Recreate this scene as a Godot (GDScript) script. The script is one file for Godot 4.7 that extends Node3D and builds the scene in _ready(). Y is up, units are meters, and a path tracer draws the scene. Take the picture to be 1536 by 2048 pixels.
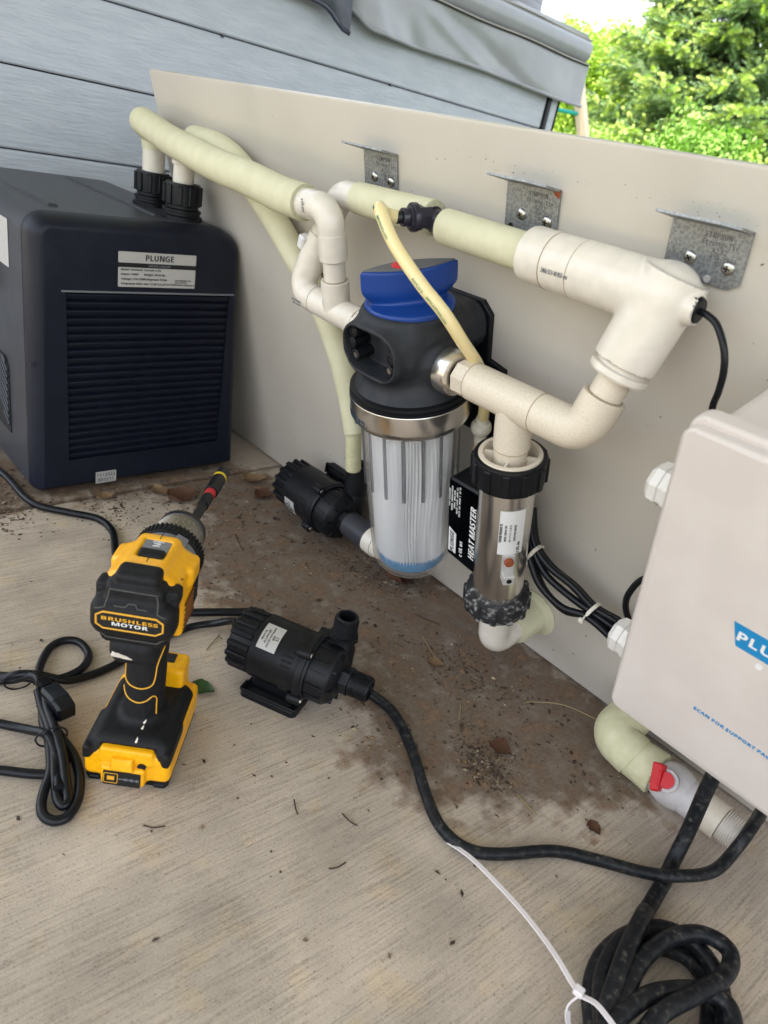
extends Node3D

# Wall frame: x runs along the leaning tub wall, y up its face, z out of it.
var WF := Transform3D(Basis(Vector3(1, 0, 0), Vector3(0, 0.95882, 0.28402), Vector3(0, -0.28402, 0.95882)), Vector3(0, 0, -0.7915))
var ID := Transform3D()
var BASE := {}
var M := {}
var rng := RandomNumberGenerator.new()


class Soup:
	var v := PackedVector3Array()
	var n := PackedVector3Array()
	var t := PackedVector2Array()
	var x := Transform3D()

	func tri(a: Vector3, b: Vector3, c: Vector3, ua := Vector2.ZERO, ub := Vector2.ZERO, uc := Vector2.ZERO, na := Vector3.ZERO, nb := Vector3.ZERO, nc := Vector3.ZERO) -> void:
		v.append(x * a); v.append(x * b); v.append(x * c)
		t.append(ua); t.append(ub); t.append(uc)
		n.append(x.basis * na); n.append(x.basis * nb); n.append(x.basis * nc)

	func quad(a: Vector3, b: Vector3, c: Vector3, d: Vector3) -> void:
		tri(a, b, c, Vector2(0, 0), Vector2(0, 1), Vector2(1, 1))
		tri(a, c, d, Vector2(0, 0), Vector2(1, 1), Vector2(1, 0))

	# polygon whose front faces away from the point «inside»
	func face(p: Array, inside: Vector3) -> void:
		var c := Vector3.ZERO
		for q in p:
			c += q
		c /= p.size()
		var nn: Vector3 = (p[1] - p[0]).cross(p[2] - p[0])
		var flip := nn.dot(c - inside) < 0.0
		for i in range(1, p.size() - 1):
			if flip:
				tri(p[0], p[i + 1], p[i])
			else:
				tri(p[0], p[i], p[i + 1])

	func box(c: Vector3, h: Vector3, b := 0.0) -> void:
		b = minf(b, minf(h.x, minf(h.y, h.z)) * 0.98)
		if b <= 0.0:
			for ax in 3:
				for s in [-1.0, 1.0]:
					var q := []
					for k in [[-1, -1], [1, -1], [1, 1], [-1, 1]]:
						var o := Vector3.ZERO
						o[ax] = s * h[ax]
						o[(ax + 1) % 3] = k[0] * h[(ax + 1) % 3]
						o[(ax + 2) % 3] = k[1] * h[(ax + 2) % 3]
						q.append(c + o)
					face(q, c)
			return
		var g := h - Vector3(b, b, b)
		for ax in 3:
			var e := (ax + 1) % 3
			var f := (ax + 2) % 3
			for s in [-1.0, 1.0]:
				var q := []
				for k in [[-1, -1], [1, -1], [1, 1], [-1, 1]]:
					var o := Vector3.ZERO
					o[ax] = s * h[ax]; o[e] = k[0] * g[e]; o[f] = k[1] * g[f]
					q.append(c + o)
				face(q, c)
			for s1 in [-1.0, 1.0]:
				for s2 in [-1.0, 1.0]:
					var q := []
					for k in [[0, -1], [0, 1], [1, 1], [1, -1]]:
						var o := Vector3.ZERO
						o[ax] = k[1] * g[ax]
						o[e] = s1 * (h[e] if k[0] == 0 else g[e])
						o[f] = s2 * (g[f] if k[0] == 0 else h[f])
						q.append(c + o)
					face(q, c)
		for sx in [-1.0, 1.0]:
			for sy in [-1.0, 1.0]:
				for sz in [-1.0, 1.0]:
					face([c + Vector3(sx * h.x, sy * g.y, sz * g.z), c + Vector3(sx * g.x, sy * h.y, sz * g.z), c + Vector3(sx * g.x, sy * g.y, sz * h.z)], c)

	# profile of (radius, height) from bottom to top round the y axis
	func lathe(p: Array, sides := 24, a0 := 0.0, a1 := TAU) -> void:
		for k in sides:
			var w0 := a0 + (a1 - a0) * k / sides
			var w1 := a0 + (a1 - a0) * (k + 1) / sides
			var d0 := Vector3(cos(w0), 0, sin(w0))
			var d1 := Vector3(cos(w1), 0, sin(w1))
			for i in p.size() - 1:
				var q: Vector2 = p[i]
				var r: Vector2 = p[i + 1]
				var A := d0 * q.x + Vector3(0, q.y, 0)
				var B := d0 * r.x + Vector3(0, r.y, 0)
				var C := d1 * r.x + Vector3(0, r.y, 0)
				var D := d1 * q.x + Vector3(0, q.y, 0)
				var u0 := float(k) / sides
				var u1 := float(k + 1) / sides
				if r.x > 1e-6:
					tri(A, B, C, Vector2(u0, q.y), Vector2(u0, r.y), Vector2(u1, r.y))
				if q.x > 1e-6:
					tri(A, C, D, Vector2(u0, q.y), Vector2(u1, r.y), Vector2(u1, q.y))

	func cyl(a: Vector3, b: Vector3, r: float, sides := 20, bev := 0.0) -> void:
		var keep := x
		x = x * Soup.along(a, b - a)
		var h := (b - a).length()
		var w := bev if bev > 0.0 else 0.0
		if w > 0.0:
			lathe([Vector2(0, 0), Vector2(r - w, 0), Vector2(r - w * 0.3, w * 0.3), Vector2(r, w), Vector2(r, h - w), Vector2(r - w * 0.3, h - w * 0.3), Vector2(r - w, h), Vector2(0, h)], sides)
		else:
			lathe([Vector2(0, 0), Vector2(r, 0), Vector2(r, h), Vector2(0, h)], sides)
		x = keep

	# pipe with a bore, open at both ends
	func pipe(a: Vector3, b: Vector3, r: float, bore: float, sides := 24) -> void:
		var keep := x
		x = x * Soup.along(a, b - a)
		var h := (b - a).length()
		var w := minf((r - bore) * 0.3, 0.001)
		lathe([Vector2(bore, h), Vector2(bore, 0), Vector2(r - w, 0), Vector2(r, w), Vector2(r, h - w), Vector2(r - w, h), Vector2(bore, h)], sides)
		x = keep

	static func along(o: Vector3, d: Vector3) -> Transform3D:
		var y := d.normalized()
		var z := y.cross(Vector3(0.31, 0.87, 0.38) if absf(y.y) < 0.9 else Vector3(1, 0.1, 0)).normalized()
		return Transform3D(Basis(y.cross(z), y, z), o)

	func tube(p: PackedVector3Array, r: Variant, sides := 12, caps := true) -> void:
		var m := p.size()
		var rings := []
		var tang := []
		for i in m:
			var d := p[mini(i + 1, m - 1)] - p[maxi(i - 1, 0)]
			tang.append(d.normalized())
		var up: Vector3 = (tang[0] as Vector3).cross(Vector3(0.2, 0.9, 0.3)).normalized()
		var length := 0.0
		for i in m:
			var td: Vector3 = tang[i]
			up = (up - td * up.dot(td)).normalized()
			var sd := td.cross(up)
			var rr: float = r[i] if r is Array else r
			if i > 0:
				length += p[i].distance_to(p[i - 1])
			var ring := []
			for k in sides + 1:
				var a := TAU * k / sides
				var nn := up * cos(a) + sd * sin(a)
				ring.append([p[i] + nn * rr, nn, Vector2(float(k) / sides, length)])
			rings.append(ring)
		for i in m - 1:
			for k in sides:
				var A = rings[i][k]
				var B = rings[i][k + 1]
				var C = rings[i + 1][k + 1]
				var D = rings[i + 1][k]
				tri(A[0], B[0], C[0], A[2], B[2], C[2], A[1], B[1], C[1])
				tri(A[0], C[0], D[0], A[2], C[2], D[2], A[1], C[1], D[1])
		if caps:
			for e in [0, m - 1]:
				var td: Vector3 = tang[e] * (-1.0 if e == 0 else 1.0)
				for k in sides:
					var a: Vector3 = rings[e][k][0]
					var b: Vector3 = rings[e][k + 1][0]
					if e == 0:
						tri(p[e], b, a, Vector2.ZERO, Vector2.ZERO, Vector2.ZERO, td, td, td)
					else:
						tri(p[e], a, b, Vector2.ZERO, Vector2.ZERO, Vector2.ZERO, td, td, td)

	# outline in the xy plane, extruded from z0 to z1 with a bevelled front edge at z1
	func prism(poly: PackedVector2Array, z0: float, z1: float, bev := 0.0) -> void:
		var p := poly.duplicate()
		if Geometry2D.is_polygon_clockwise(p):
			p.reverse()
		var m := p.size()
		var q := PackedVector2Array()
		for i in m:
			var e0 := (p[i] - p[(i + m - 1) % m]).normalized()
			var e1 := (p[(i + 1) % m] - p[i]).normalized()
			var n0 := Vector2(-e0.y, e0.x)
			var n1 := Vector2(-e1.y, e1.x)
			var mm := (n0 + n1) / maxf(0.4, 1.0 + n0.dot(n1))
			q.append(p[i] + mm * bev)
		var zb := z1 - bev
		for i in m:
			var j := (i + 1) % m
			quad(Vector3(p[i].x, p[i].y, z0), Vector3(p[j].x, p[j].y, z0), Vector3(p[j].x, p[j].y, zb), Vector3(p[i].x, p[i].y, zb))
			if bev > 0.0:
				quad(Vector3(p[i].x, p[i].y, zb), Vector3(p[j].x, p[j].y, zb), Vector3(q[j].x, q[j].y, z1), Vector3(q[i].x, q[i].y, z1))
		var ix := Geometry2D.triangulate_polygon(q)
		for k in range(0, ix.size(), 3):
			var a := q[ix[k]]
			var b := q[ix[k + 1]]
			var c := q[ix[k + 2]]
			if (b - a).cross(c - a) < 0.0:
				var w := b
				b = c
				c = w
			tri(Vector3(a.x, a.y, z1), Vector3(b.x, b.y, z1), Vector3(c.x, c.y, z1), a, b, c)
		ix = Geometry2D.triangulate_polygon(p)
		for k in range(0, ix.size(), 3):
			var a := p[ix[k]]
			var b := p[ix[k + 1]]
			var c := p[ix[k + 2]]
			if (b - a).cross(c - a) < 0.0:
				var w := b
				b = c
				c = w
			tri(Vector3(a.x, a.y, z0), Vector3(c.x, c.y, z0), Vector3(b.x, b.y, z0), a, c, b)

	# surface nets of a distance field between two corners
	func field(f: Callable, lo: Vector3, hi: Vector3, cell: float) -> void:
		var nx := int(ceil((hi.x - lo.x) / cell)) + 1
		var ny := int(ceil((hi.y - lo.y) / cell)) + 1
		var nz := int(ceil((hi.z - lo.z) / cell)) + 1
		var d := PackedFloat32Array()
		d.resize(nx * ny * nz)
		d.fill(1.0)
		var bl := 6
		var live := PackedByteArray()
		live.resize(nx * ny * nz)
		for bz in range(0, nz, bl):
			for by in range(0, ny, bl):
				for bx in range(0, nx, bl):
					var mid := lo + Vector3(bx + bl * 0.5, by + bl * 0.5, bz + bl * 0.5) * cell
					var dm: float = f.call(mid)
					if absf(dm) > cell * bl * 1.25:
						for z in range(bz, mini(bz + bl, nz)):
							for y in range(by, mini(by + bl, ny)):
								for xx in range(bx, mini(bx + bl, nx)):
									d[(z * ny + y) * nx + xx] = dm
						continue
					for z in range(bz, mini(bz + bl, nz)):
						for y in range(by, mini(by + bl, ny)):
							for xx in range(bx, mini(bx + bl, nx)):
								var at := (z * ny + y) * nx + xx
								d[at] = f.call(lo + Vector3(xx, y, z) * cell)
								live[at] = 1
		var vid := {}
		var pts := PackedVector3Array()
		var off := [0, 1, nx, nx + 1, nx * ny, nx * ny + 1, nx * ny + nx, nx * ny + nx + 1]
		for z in nz - 1:
			for y in ny - 1:
				for xx in nx - 1:
					var at := (z * ny + y) * nx + xx
					if live[at] == 0:
						continue
					var s0 := d[at] < 0.0
					var mixed := false
					for k in 8:
						if (d[at + off[k]] < 0.0) != s0:
							mixed = true
							break
					if not mixed:
						continue
					var sum := Vector3.ZERO
					var cnt := 0
					for e in [[0, 1], [2, 3], [4, 5], [6, 7], [0, 2], [1, 3], [4, 6], [5, 7], [0, 4], [1, 5], [2, 6], [3, 7]]:
						var a := d[at + off[e[0]]]
						var b := d[at + off[e[1]]]
						if (a < 0.0) != (b < 0.0):
							var k := a / (a - b)
							var pa := Vector3(e[0] & 1, (e[0] >> 1) & 1, e[0] >> 2)
							var pb := Vector3(e[1] & 1, (e[1] >> 1) & 1, e[1] >> 2)
							sum += pa.lerp(pb, k)
							cnt += 1
					vid[at] = pts.size()
					pts.append(lo + (Vector3(xx, y, z) + sum / cnt) * cell)
		var nor := PackedVector3Array()
		var ep := cell * 0.4
		for p in pts:
			nor.append(Vector3(f.call(p + Vector3(ep, 0, 0)) - f.call(p - Vector3(ep, 0, 0)), f.call(p + Vector3(0, ep, 0)) - f.call(p - Vector3(0, ep, 0)), f.call(p + Vector3(0, 0, ep)) - f.call(p - Vector3(0, 0, ep))).normalized())
		var step := [1, nx, nx * ny]
		for at in vid:
			for ax in 3:
				var u: int = step[(ax + 1) % 3]
				var w: int = step[(ax + 2) % 3]
				var other: int = at + step[ax]
				if (d[at] < 0.0) == (d[other] < 0.0):
					continue
				if not (vid.has(at - u) and vid.has(at - w) and vid.has(at - u - w)):
					continue
				var q := [vid[at - u - w], vid[at - w], vid[at], vid[at - u]]
				if d[at] >= 0.0:
					q.reverse()
				var a: int = q[0]
				var b: int = q[1]
				var c: int = q[2]
				var e: int = q[3]
				tri(pts[a], pts[b], pts[c], Vector2.ZERO, Vector2.ZERO, Vector2.ZERO, nor[a], nor[b], nor[c])
				tri(pts[a], pts[c], pts[e], Vector2.ZERO, Vector2.ZERO, Vector2.ZERO, nor[a], nor[c], nor[e])

	func done(crease := 35.0) -> ArrayMesh:
		var m := v.size()
		var lim := cos(deg_to_rad(crease))
		var fn := PackedVector3Array()
		fn.resize(m / 3)
		var near := {}
		for k in m / 3:
			if n[k * 3] != Vector3.ZERO:
				continue
			fn[k] = (v[k * 3 + 1] - v[k * 3]).cross(v[k * 3 + 2] - v[k * 3])
			for e in 3:
				var key := Vector3i((v[k * 3 + e] * 40000.0).round())
				if near.has(key):
					near[key].append(k)
				else:
					near[key] = [k]
		for k in m / 3:
			if n[k * 3] != Vector3.ZERO:
				continue
			var f := fn[k].normalized()
			for e in 3:
				var sum := Vector3.ZERO
				for o in near[Vector3i((v[k * 3 + e] * 40000.0).round())]:
					if fn[o].normalized().dot(f) > lim:
						sum += fn[o]
				n[k * 3 + e] = sum.normalized() if sum.length_squared() > 0.0 else Vector3.UP
		# Godot's front faces run clockwise
		for k in m / 3:
			var a := v[k * 3 + 1]; v[k * 3 + 1] = v[k * 3 + 2]; v[k * 3 + 2] = a
			var b := n[k * 3 + 1]; n[k * 3 + 1] = n[k * 3 + 2]; n[k * 3 + 2] = b
			var c := t[k * 3 + 1]; t[k * 3 + 1] = t[k * 3 + 2]; t[k * 3 + 2] = c
		var arr := []
		arr.resize(Mesh.ARRAY_MAX)
		arr[Mesh.ARRAY_VERTEX] = v
		arr[Mesh.ARRAY_NORMAL] = n
		arr[Mesh.ARRAY_TEX_UV] = t
		var am := ArrayMesh.new()
		am.add_surface_from_arrays(Mesh.PRIMITIVE_TRIANGLES, arr)
		return am


func meta(o: Node, label := "", category := "", group := "", kind := "") -> void:
	if label: o.set_meta("label", label)
	if category: o.set_meta("category", category)
	if group: o.set_meta("group", group)
	if kind: o.set_meta("kind", kind)


# a thing: a Node3D at its base, whose parts are built in the coordinates of «frame»
func thing(called: String, label: String, category: String, frame: Transform3D, base: Vector3, group := "") -> Node3D:
	var o := Node3D.new()
	o.name = called
	add_child(o, true)
	o.transform = frame * Transform3D(Basis(), base)
	BASE[o] = base
	meta(o, label, category, group)
	return o


func part(called: String, s: Soup, m: Material, parent: Node3D, crease := 35.0, kind := "") -> MeshInstance3D:
	return place(called, s.done(crease), m, parent, kind)


func place(called: String, mesh: Mesh, m: Material, parent: Node3D, kind := "") -> MeshInstance3D:
	var o := MeshInstance3D.new()
	o.name = called
	o.mesh = mesh
	o.material_override = m
	parent.add_child(o, true)
	if BASE.has(parent):
		o.position = -BASE[parent]
	if kind: o.set_meta("kind", kind)
	return o


# a thing that is one mesh
func single(called: String, s: Soup, m: Material, label: String, category: String, frame: Transform3D, base: Vector3, group := "", crease := 35.0, kind := "") -> MeshInstance3D:
	for i in s.v.size():
		s.v[i] -= base
	var o := MeshInstance3D.new()
	o.name = called
	o.mesh = s.done(crease)
	o.material_override = m
	add_child(o, true)
	o.transform = frame * Transform3D(Basis(), base)
	meta(o, label, category, group, kind)
	return o


func curve(p: Array, sub := 8) -> PackedVector3Array:
	var out := PackedVector3Array()
	var m := p.size()
	for i in m - 1:
		var a: Vector3 = p[maxi(i - 1, 0)]
		var b: Vector3 = p[i]
		var c: Vector3 = p[i + 1]
		var d: Vector3 = p[mini(i + 2, m - 1)]
		for k in sub:
			out.append(b.cubic_interpolate(c, a, d, float(k) / sub))
	out.append(p[m - 1])
	return out


# centre line that goes straight between points and turns with radius r
func bent(p: Array, r: float, sub := 8) -> PackedVector3Array:
	var out := PackedVector3Array([p[0]])
	for i in range(1, p.size() - 1):
		var a: Vector3 = (p[i - 1] - p[i]).normalized()
		var b: Vector3 = (p[i + 1] - p[i]).normalized()
		var half := a.angle_to(b) / 2.0
		var cut := r / tan(half)
		var c: Vector3 = p[i] + (a + b).normalized() * (r / sin(half))
		var s: Vector3 = p[i] + a * cut - c
		var e: Vector3 = p[i] + b * cut - c
		for k in sub + 1:
			out.append(c + s.slerp(e, float(k) / sub))
	out.append(p[p.size() - 1])
	return out


func ring_poly(hx: float, hy: float, r: float, n := 5) -> PackedVector2Array:
	var out := PackedVector2Array()
	for q in 4:
		var c: Vector2 = Vector2(hx - r, hy - r) * [Vector2(1, 1), Vector2(-1, 1), Vector2(-1, -1), Vector2(1, -1)][q]
		for k in n + 1:
			var a := PI / 2 * (q + float(k) / n)
			out.append(c + Vector2(cos(a), sin(a)) * r)
	return out


var fonts := {}


func letters(text: String, high: float, face := "Droid Sans", bold := false) -> TextMesh:
	var key := face + str(bold)
	if not fonts.has(key):
		var f := SystemFont.new()
		f.font_names = PackedStringArray([face])
		f.font_weight = 700 if bold else 400
		fonts[key] = f
	var m := TextMesh.new()
	m.text = text
	m.font = fonts[key]
	m.font_size = 32
	m.pixel_size = high / 23.0   # capital letters stand «high» tall
	m.depth = 0.0004
	m.curve_step = 3.0
	return m


# flat lettering under a part or thing; at is in the frame's coordinates
func write(parent: Node3D, text: String, high: float, at: Transform3D, m: Material, bold := false, face := "Droid Sans", wide := 1.0) -> void:
	var o := MeshInstance3D.new()
	o.name = "lettering"
	o.mesh = letters(text, high, face, bold)
	o.material_override = m
	parent.add_child(o, true)
	var b: Vector3 = BASE[parent] if BASE.has(parent) else Vector3.ZERO
	o.transform = Transform3D(at.basis.scaled_local(Vector3(wide, 1, 1)), at.origin - b)


# lettering carried by any map from flat to solid coordinates
func write_bent(parent: Node3D, text: String, high: float, map: Callable, m: Material, bold := false, face := "Droid Sans", called := "lettering") -> void:
	var arr: Array = letters(text, high, face, bold).get_mesh_arrays()
	var v: PackedVector3Array = arr[Mesh.ARRAY_VERTEX]
	var nn: PackedVector3Array = arr[Mesh.ARRAY_NORMAL]
	for i in v.size():
		var p := v[i]
		v[i] = map.call(p)
		nn[i] = (map.call(p + Vector3(0, 0, 0.001)) - v[i]).normalized()
	var a2 := []
	a2.resize(Mesh.ARRAY_MAX)
	a2[Mesh.ARRAY_VERTEX] = v
	a2[Mesh.ARRAY_NORMAL] = nn
	if arr[Mesh.ARRAY_INDEX] != null:
		a2[Mesh.ARRAY_INDEX] = arr[Mesh.ARRAY_INDEX]
	var am := ArrayMesh.new()
	am.add_surface_from_arrays(Mesh.PRIMITIVE_TRIANGLES, a2)
	place(called, am, m, parent)


func smin(a: float, b: float, k: float) -> float:
	var h := maxf(k - absf(a - b), 0.0) / k
	return minf(a, b) - h * h * k * 0.25


func sd_box(p: Vector3, c: Vector3, h: Vector3, r: float) -> float:
	var q := (p - c).abs() - h + Vector3(r, r, r)
	return q.max(Vector3.ZERO).length() + minf(maxf(q.x, maxf(q.y, q.z)), 0.0) - r


# rounded rectangle drawn out along z
func sd_slot(p: Vector3, c: Vector3, h: Vector3, r: float) -> float:
	var q := Vector2(absf(p.x - c.x) - h.x + r, absf(p.y - c.y) - h.y + r)
	var d := q.max(Vector2.ZERO).length() + minf(maxf(q.x, q.y), 0.0) - r
	var e := Vector2(d + 0.0015, absf(p.z - c.z) - h.z + 0.0015)
	return e.max(Vector2.ZERO).length() + minf(maxf(e.x, e.y), 0.0) - 0.0015


func sd_cyl(p: Vector3, c: Vector3, axis: int, r: float, h: float, b := 0.002) -> float:
	var q := p - c
	var l := absf(q[axis])
	q[axis] = 0.0
	var e := Vector2(q.length() - r + b, l - h + b)
	return Vector2(maxf(e.x, 0), maxf(e.y, 0)).length() + minf(maxf(e.x, e.y), 0.0) - b


# ---------- materials ----------
func mat(called: String, color: Color, rough := 0.5, metal := 0.0) -> StandardMaterial3D:
	var m := StandardMaterial3D.new()
	m.resource_name = called
	m.albedo_color = color
	m.roughness = rough
	m.metallic = metal
	M[called] = m
	return m


func noise(freq: float, oct := 4, kind := FastNoiseLite.TYPE_SIMPLEX_SMOOTH, sd := 1) -> FastNoiseLite:
	var f := FastNoiseLite.new()
	f.noise_type = kind
	f.frequency = freq
	f.fractal_octaves = oct
	f.seed = sd
	return f


# colour ramp over seamless noise; stops are [position, colour]
func ramp_tex(f: FastNoiseLite, stops: Array, size := 512) -> NoiseTexture2D:
	var g := Gradient.new()
	var off := PackedFloat32Array()
	var col := PackedColorArray()
	for s in stops:
		off.append(s[0])
		col.append(s[1])
	g.offsets = off
	g.colors = col
	var t := NoiseTexture2D.new()
	t.width = size
	t.height = size
	t.seamless = true
	t.noise = f
	t.color_ramp = g
	return t


func grey(f: FastNoiseLite, size := 512) -> NoiseTexture2D:
	var t := NoiseTexture2D.new()
	t.width = size
	t.height = size
	t.seamless = true
	t.noise = f
	return t


func tri_map(m: StandardMaterial3D, per_metre: float) -> void:
	m.uv1_triplanar = true
	m.uv1_scale = Vector3.ONE * per_metre


func mottled(called: String, a: Color, b: Color, freq: float, per_metre: float, rough := 0.5, metal := 0.0, specks := -1.0, speck_color := Color(0.3, 0.25, 0.2), sd := 3) -> StandardMaterial3D:
	var m := mat(called, Color.WHITE, rough, metal)
	var stops := [[0.25, a], [0.75, b]]
	if specks > 0.0:
		stops = [[0.0, speck_color], [specks, speck_color.lerp(a, 0.3)], [specks + 0.05, a], [0.75, b]]
	m.albedo_texture = ramp_tex(noise(freq, 5, FastNoiseLite.TYPE_SIMPLEX_SMOOTH, sd), stops)
	tri_map(m, per_metre)
	return m


func relief(m: StandardMaterial3D, tex: Texture2D, cm: float) -> void:
	m.heightmap_enabled = true
	m.heightmap_texture = tex
	m.heightmap_scale = cm


func materials() -> void:
	var m: StandardMaterial3D
	m = mottled("tub_acrylic", Color(0.74, 0.713, 0.668), Color(0.765, 0.738, 0.693), 0.004, 1.5, 0.32)
	m = mottled("pvc", Color(0.83, 0.80, 0.75), Color(0.86, 0.83, 0.78), 0.02, 5.0, 0.22)
	m = mottled("pvc_dirty", Color(0.81, 0.76, 0.68), Color(0.855, 0.815, 0.745), 0.02, 5.0, 0.38)
	m.albedo_texture = ramp_tex(noise(0.14, 4, FastNoiseLite.TYPE_SIMPLEX_SMOOTH, 8), [[0.0, Color(0.56, 0.48, 0.38)], [0.12, Color(0.70, 0.62, 0.51)], [0.17, Color(0.805, 0.755, 0.675)], [0.8, Color(0.855, 0.815, 0.745)]])
	m = mottled("pvc_grey", Color(0.72, 0.70, 0.69), Color(0.77, 0.75, 0.74), 0.02, 6.0, 0.4)
	m = mottled("foam", Color(0.785, 0.77, 0.645), Color(0.815, 0.80, 0.68), 0.012, 5.0, 0.62, 0.0, -1.0, Color.BLACK, 9)
	relief(m, grey(noise(0.12, 3), 256), 0.02)
	m = mottled("foam_dirty", Color(0.75, 0.735, 0.585), Color(0.80, 0.785, 0.65), 0.02, 6.0, 0.6)
	m = mottled("foam_end", Color(0.68, 0.67, 0.55), Color(0.74, 0.73, 0.62), 0.05, 9.0, 0.8)
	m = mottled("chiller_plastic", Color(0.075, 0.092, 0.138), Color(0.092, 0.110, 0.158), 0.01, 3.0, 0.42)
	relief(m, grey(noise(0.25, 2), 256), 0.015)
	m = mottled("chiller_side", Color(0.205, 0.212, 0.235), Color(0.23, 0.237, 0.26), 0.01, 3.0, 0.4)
	mat("dark_void", Color(0.045, 0.052, 0.07), 0.8)
	m = mottled("black_plastic", Color(0.062, 0.068, 0.084), Color(0.085, 0.09, 0.104), 0.02, 8.0, 0.42)
	relief(m, grey(noise(0.2, 2), 256), 0.006)
	m = mottled("black_dusty", Color(0.14, 0.145, 0.155), Color(0.235, 0.23, 0.22), 0.012, 8.0, 0.6, 0.0, -1.0, Color.BLACK, 21)
	relief(m, grey(noise(0.2, 2), 256), 0.01)
	m = mottled("head_plastic", Color(0.14, 0.15, 0.17), Color(0.19, 0.195, 0.205), 0.012, 7.0, 0.52)
	relief(m, grey(noise(0.22, 2), 256), 0.008)
	m = mottled("cable", Color(0.06, 0.068, 0.085), Color(0.085, 0.093, 0.11), 0.02, 10.0, 0.3)
	m = mottled("cable_dusty", Color(0.07, 0.08, 0.098), Color(0.155, 0.16, 0.165), 0.02, 7.0, 0.42)
	m.albedo_texture = ramp_tex(noise(0.03, 5, FastNoiseLite.TYPE_SIMPLEX_SMOOTH, 15), [[0.3, Color(0.065, 0.074, 0.092)], [0.55, Color(0.10, 0.11, 0.125)], [0.72, Color(0.20, 0.20, 0.195)], [0.85, Color(0.36, 0.34, 0.30)]])
	m = mottled("drill_yellow", Color(0.94, 0.66, 0.03), Color(0.97, 0.71, 0.06), 0.02, 10.0, 0.36)
	m = mottled("drill_rubber", Color(0.06, 0.064, 0.076), Color(0.105, 0.105, 0.11), 0.02, 12.0, 0.6)
	relief(m, grey(noise(0.3, 2), 256), 0.012)
	mat("pinstripe", Color(0.86, 0.63, 0.16), 0.45)
	m = mottled("drill_grey", Color(0.42, 0.43, 0.45), Color(0.50, 0.51, 0.53), 0.03, 12.0, 0.5)
	m = mottled("chuck_steel", Color(0.36, 0.34, 0.31), Color(0.68, 0.65, 0.6), 0.09, 14.0, 0.42, 0.75)
	m = mottled("brushed_steel", Color(0.91, 0.895, 0.875), Color(0.935, 0.92, 0.90), 0.02, 4.0, 0.22, 0.97)
	m.uv1_scale = Vector3(3, 60, 3)
	m.anisotropy_enabled = true
	m.anisotropy = 0.5
	m = mottled("galvanised", Color(0.50, 0.51, 0.52), Color(0.70, 0.71, 0.715), 0.03, 9.0, 0.5, 0.8, 0.24, Color(0.32, 0.32, 0.32), 23)
	m.albedo_texture = ramp_tex(noise(0.06, 3, FastNoiseLite.TYPE_CELLULAR, 4), [[0.0, Color(0.44, 0.45, 0.455)], [0.35, Color(0.56, 0.57, 0.575)], [0.7, Color(0.66, 0.67, 0.675)], [1.0, Color(0.30, 0.30, 0.30)]])
	mat("screw_steel", Color(0.72, 0.71, 0.69), 0.28, 1.0)
	mat("dark_steel", Color(0.22, 0.22, 0.23), 0.4, 0.8)
	mat("rust", Color(0.55, 0.27, 0.14), 0.8)
	mat("handle_blue", Color(0.04, 0.225, 0.52), 0.4)
	mat("button_red", Color(0.80, 0.16, 0.20), 0.45)
	mat("valve_red", Color(0.76, 0.05, 0.10), 0.4)
	m = mottled("handle_grip", Color(0.33, 0.33, 0.34), Color(0.43, 0.43, 0.435), 0.12, 12.0, 0.8)
	mat("label_silver", Color(0.74, 0.73, 0.715), 0.38, 0.25)
	mat("label_white", Color(0.86, 0.86, 0.85), 0.45)
	mat("label_black", Color(0.07, 0.08, 0.09), 0.4)
	mat("ink_dark", Color(0.12, 0.13, 0.17), 0.6)
	mat("ink_grey", Color(0.42, 0.43, 0.45), 0.6)
	mat("ink_white", Color(0.86, 0.86, 0.85), 0.6)
	mat("ink_teal", Color(0.03, 0.2, 0.28), 0.5)
	mat("ink_green", Color(0.36, 0.55, 0.42), 0.6)
	mat("ink_blue", Color(0.05, 0.49, 0.70), 0.45)
	m = mottled("box_white", Color(0.78, 0.742, 0.714), Color(0.80, 0.765, 0.738), 0.006, 3.0, 0.4)
	mat("gland_white", Color(0.86, 0.845, 0.82), 0.3)
	mat("zip_white", Color(0.90, 0.87, 0.87), 0.42)
	mat("nylon", Color(0.86, 0.84, 0.78), 0.4)
	mat("yellow_tube", Color(0.90, 0.83, 0.62), 0.22)
	M.yellow_tube.subsurf_scatter_enabled = true
	M.yellow_tube.subsurf_scatter_strength = 0.2
	mat("venturi", Color(0.16, 0.15, 0.2), 0.25)
	mat("pleats", Color(0.93, 0.93, 0.93), 0.7)
	mat("filter_blue", Color(0.0, 0.44, 0.62), 0.45)
	mat("sleeve_red", Color(0.70, 0.14, 0.16), 0.45)
	mat("ring_yellow", Color(0.86, 0.74, 0.08), 0.4)
	mat("ink_stamp", Color(0.30, 0.30, 0.31), 0.6)
	mat("side_print", Color(0.36, 0.19, 0.09), 0.6)
	mat("glue", Color(0.62, 0.555, 0.46), 0.5)
	mat("dust_edge", Color(0.30, 0.295, 0.28), 0.8)
	mat("gap", Color(0.03, 0.03, 0.03), 0.9)
	mat("paint_chip", Color(0.86, 0.82, 0.76), 0.8)
	m = mat("clear_bowl", Color(1, 1, 1, 0.05), 0.03)
	m.transparency = BaseMaterial3D.TRANSPARENCY_ALPHA
	m = mat("bowl_rib", Color(0.30, 0.30, 0.32, 0.45), 0.3)
	m.transparency = BaseMaterial3D.TRANSPARENCY_ALPHA
	m = mat("clear_tube", Color(0.86, 0.80, 0.74, 0.25), 0.05)
	m.transparency = BaseMaterial3D.TRANSPARENCY_ALPHA
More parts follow.
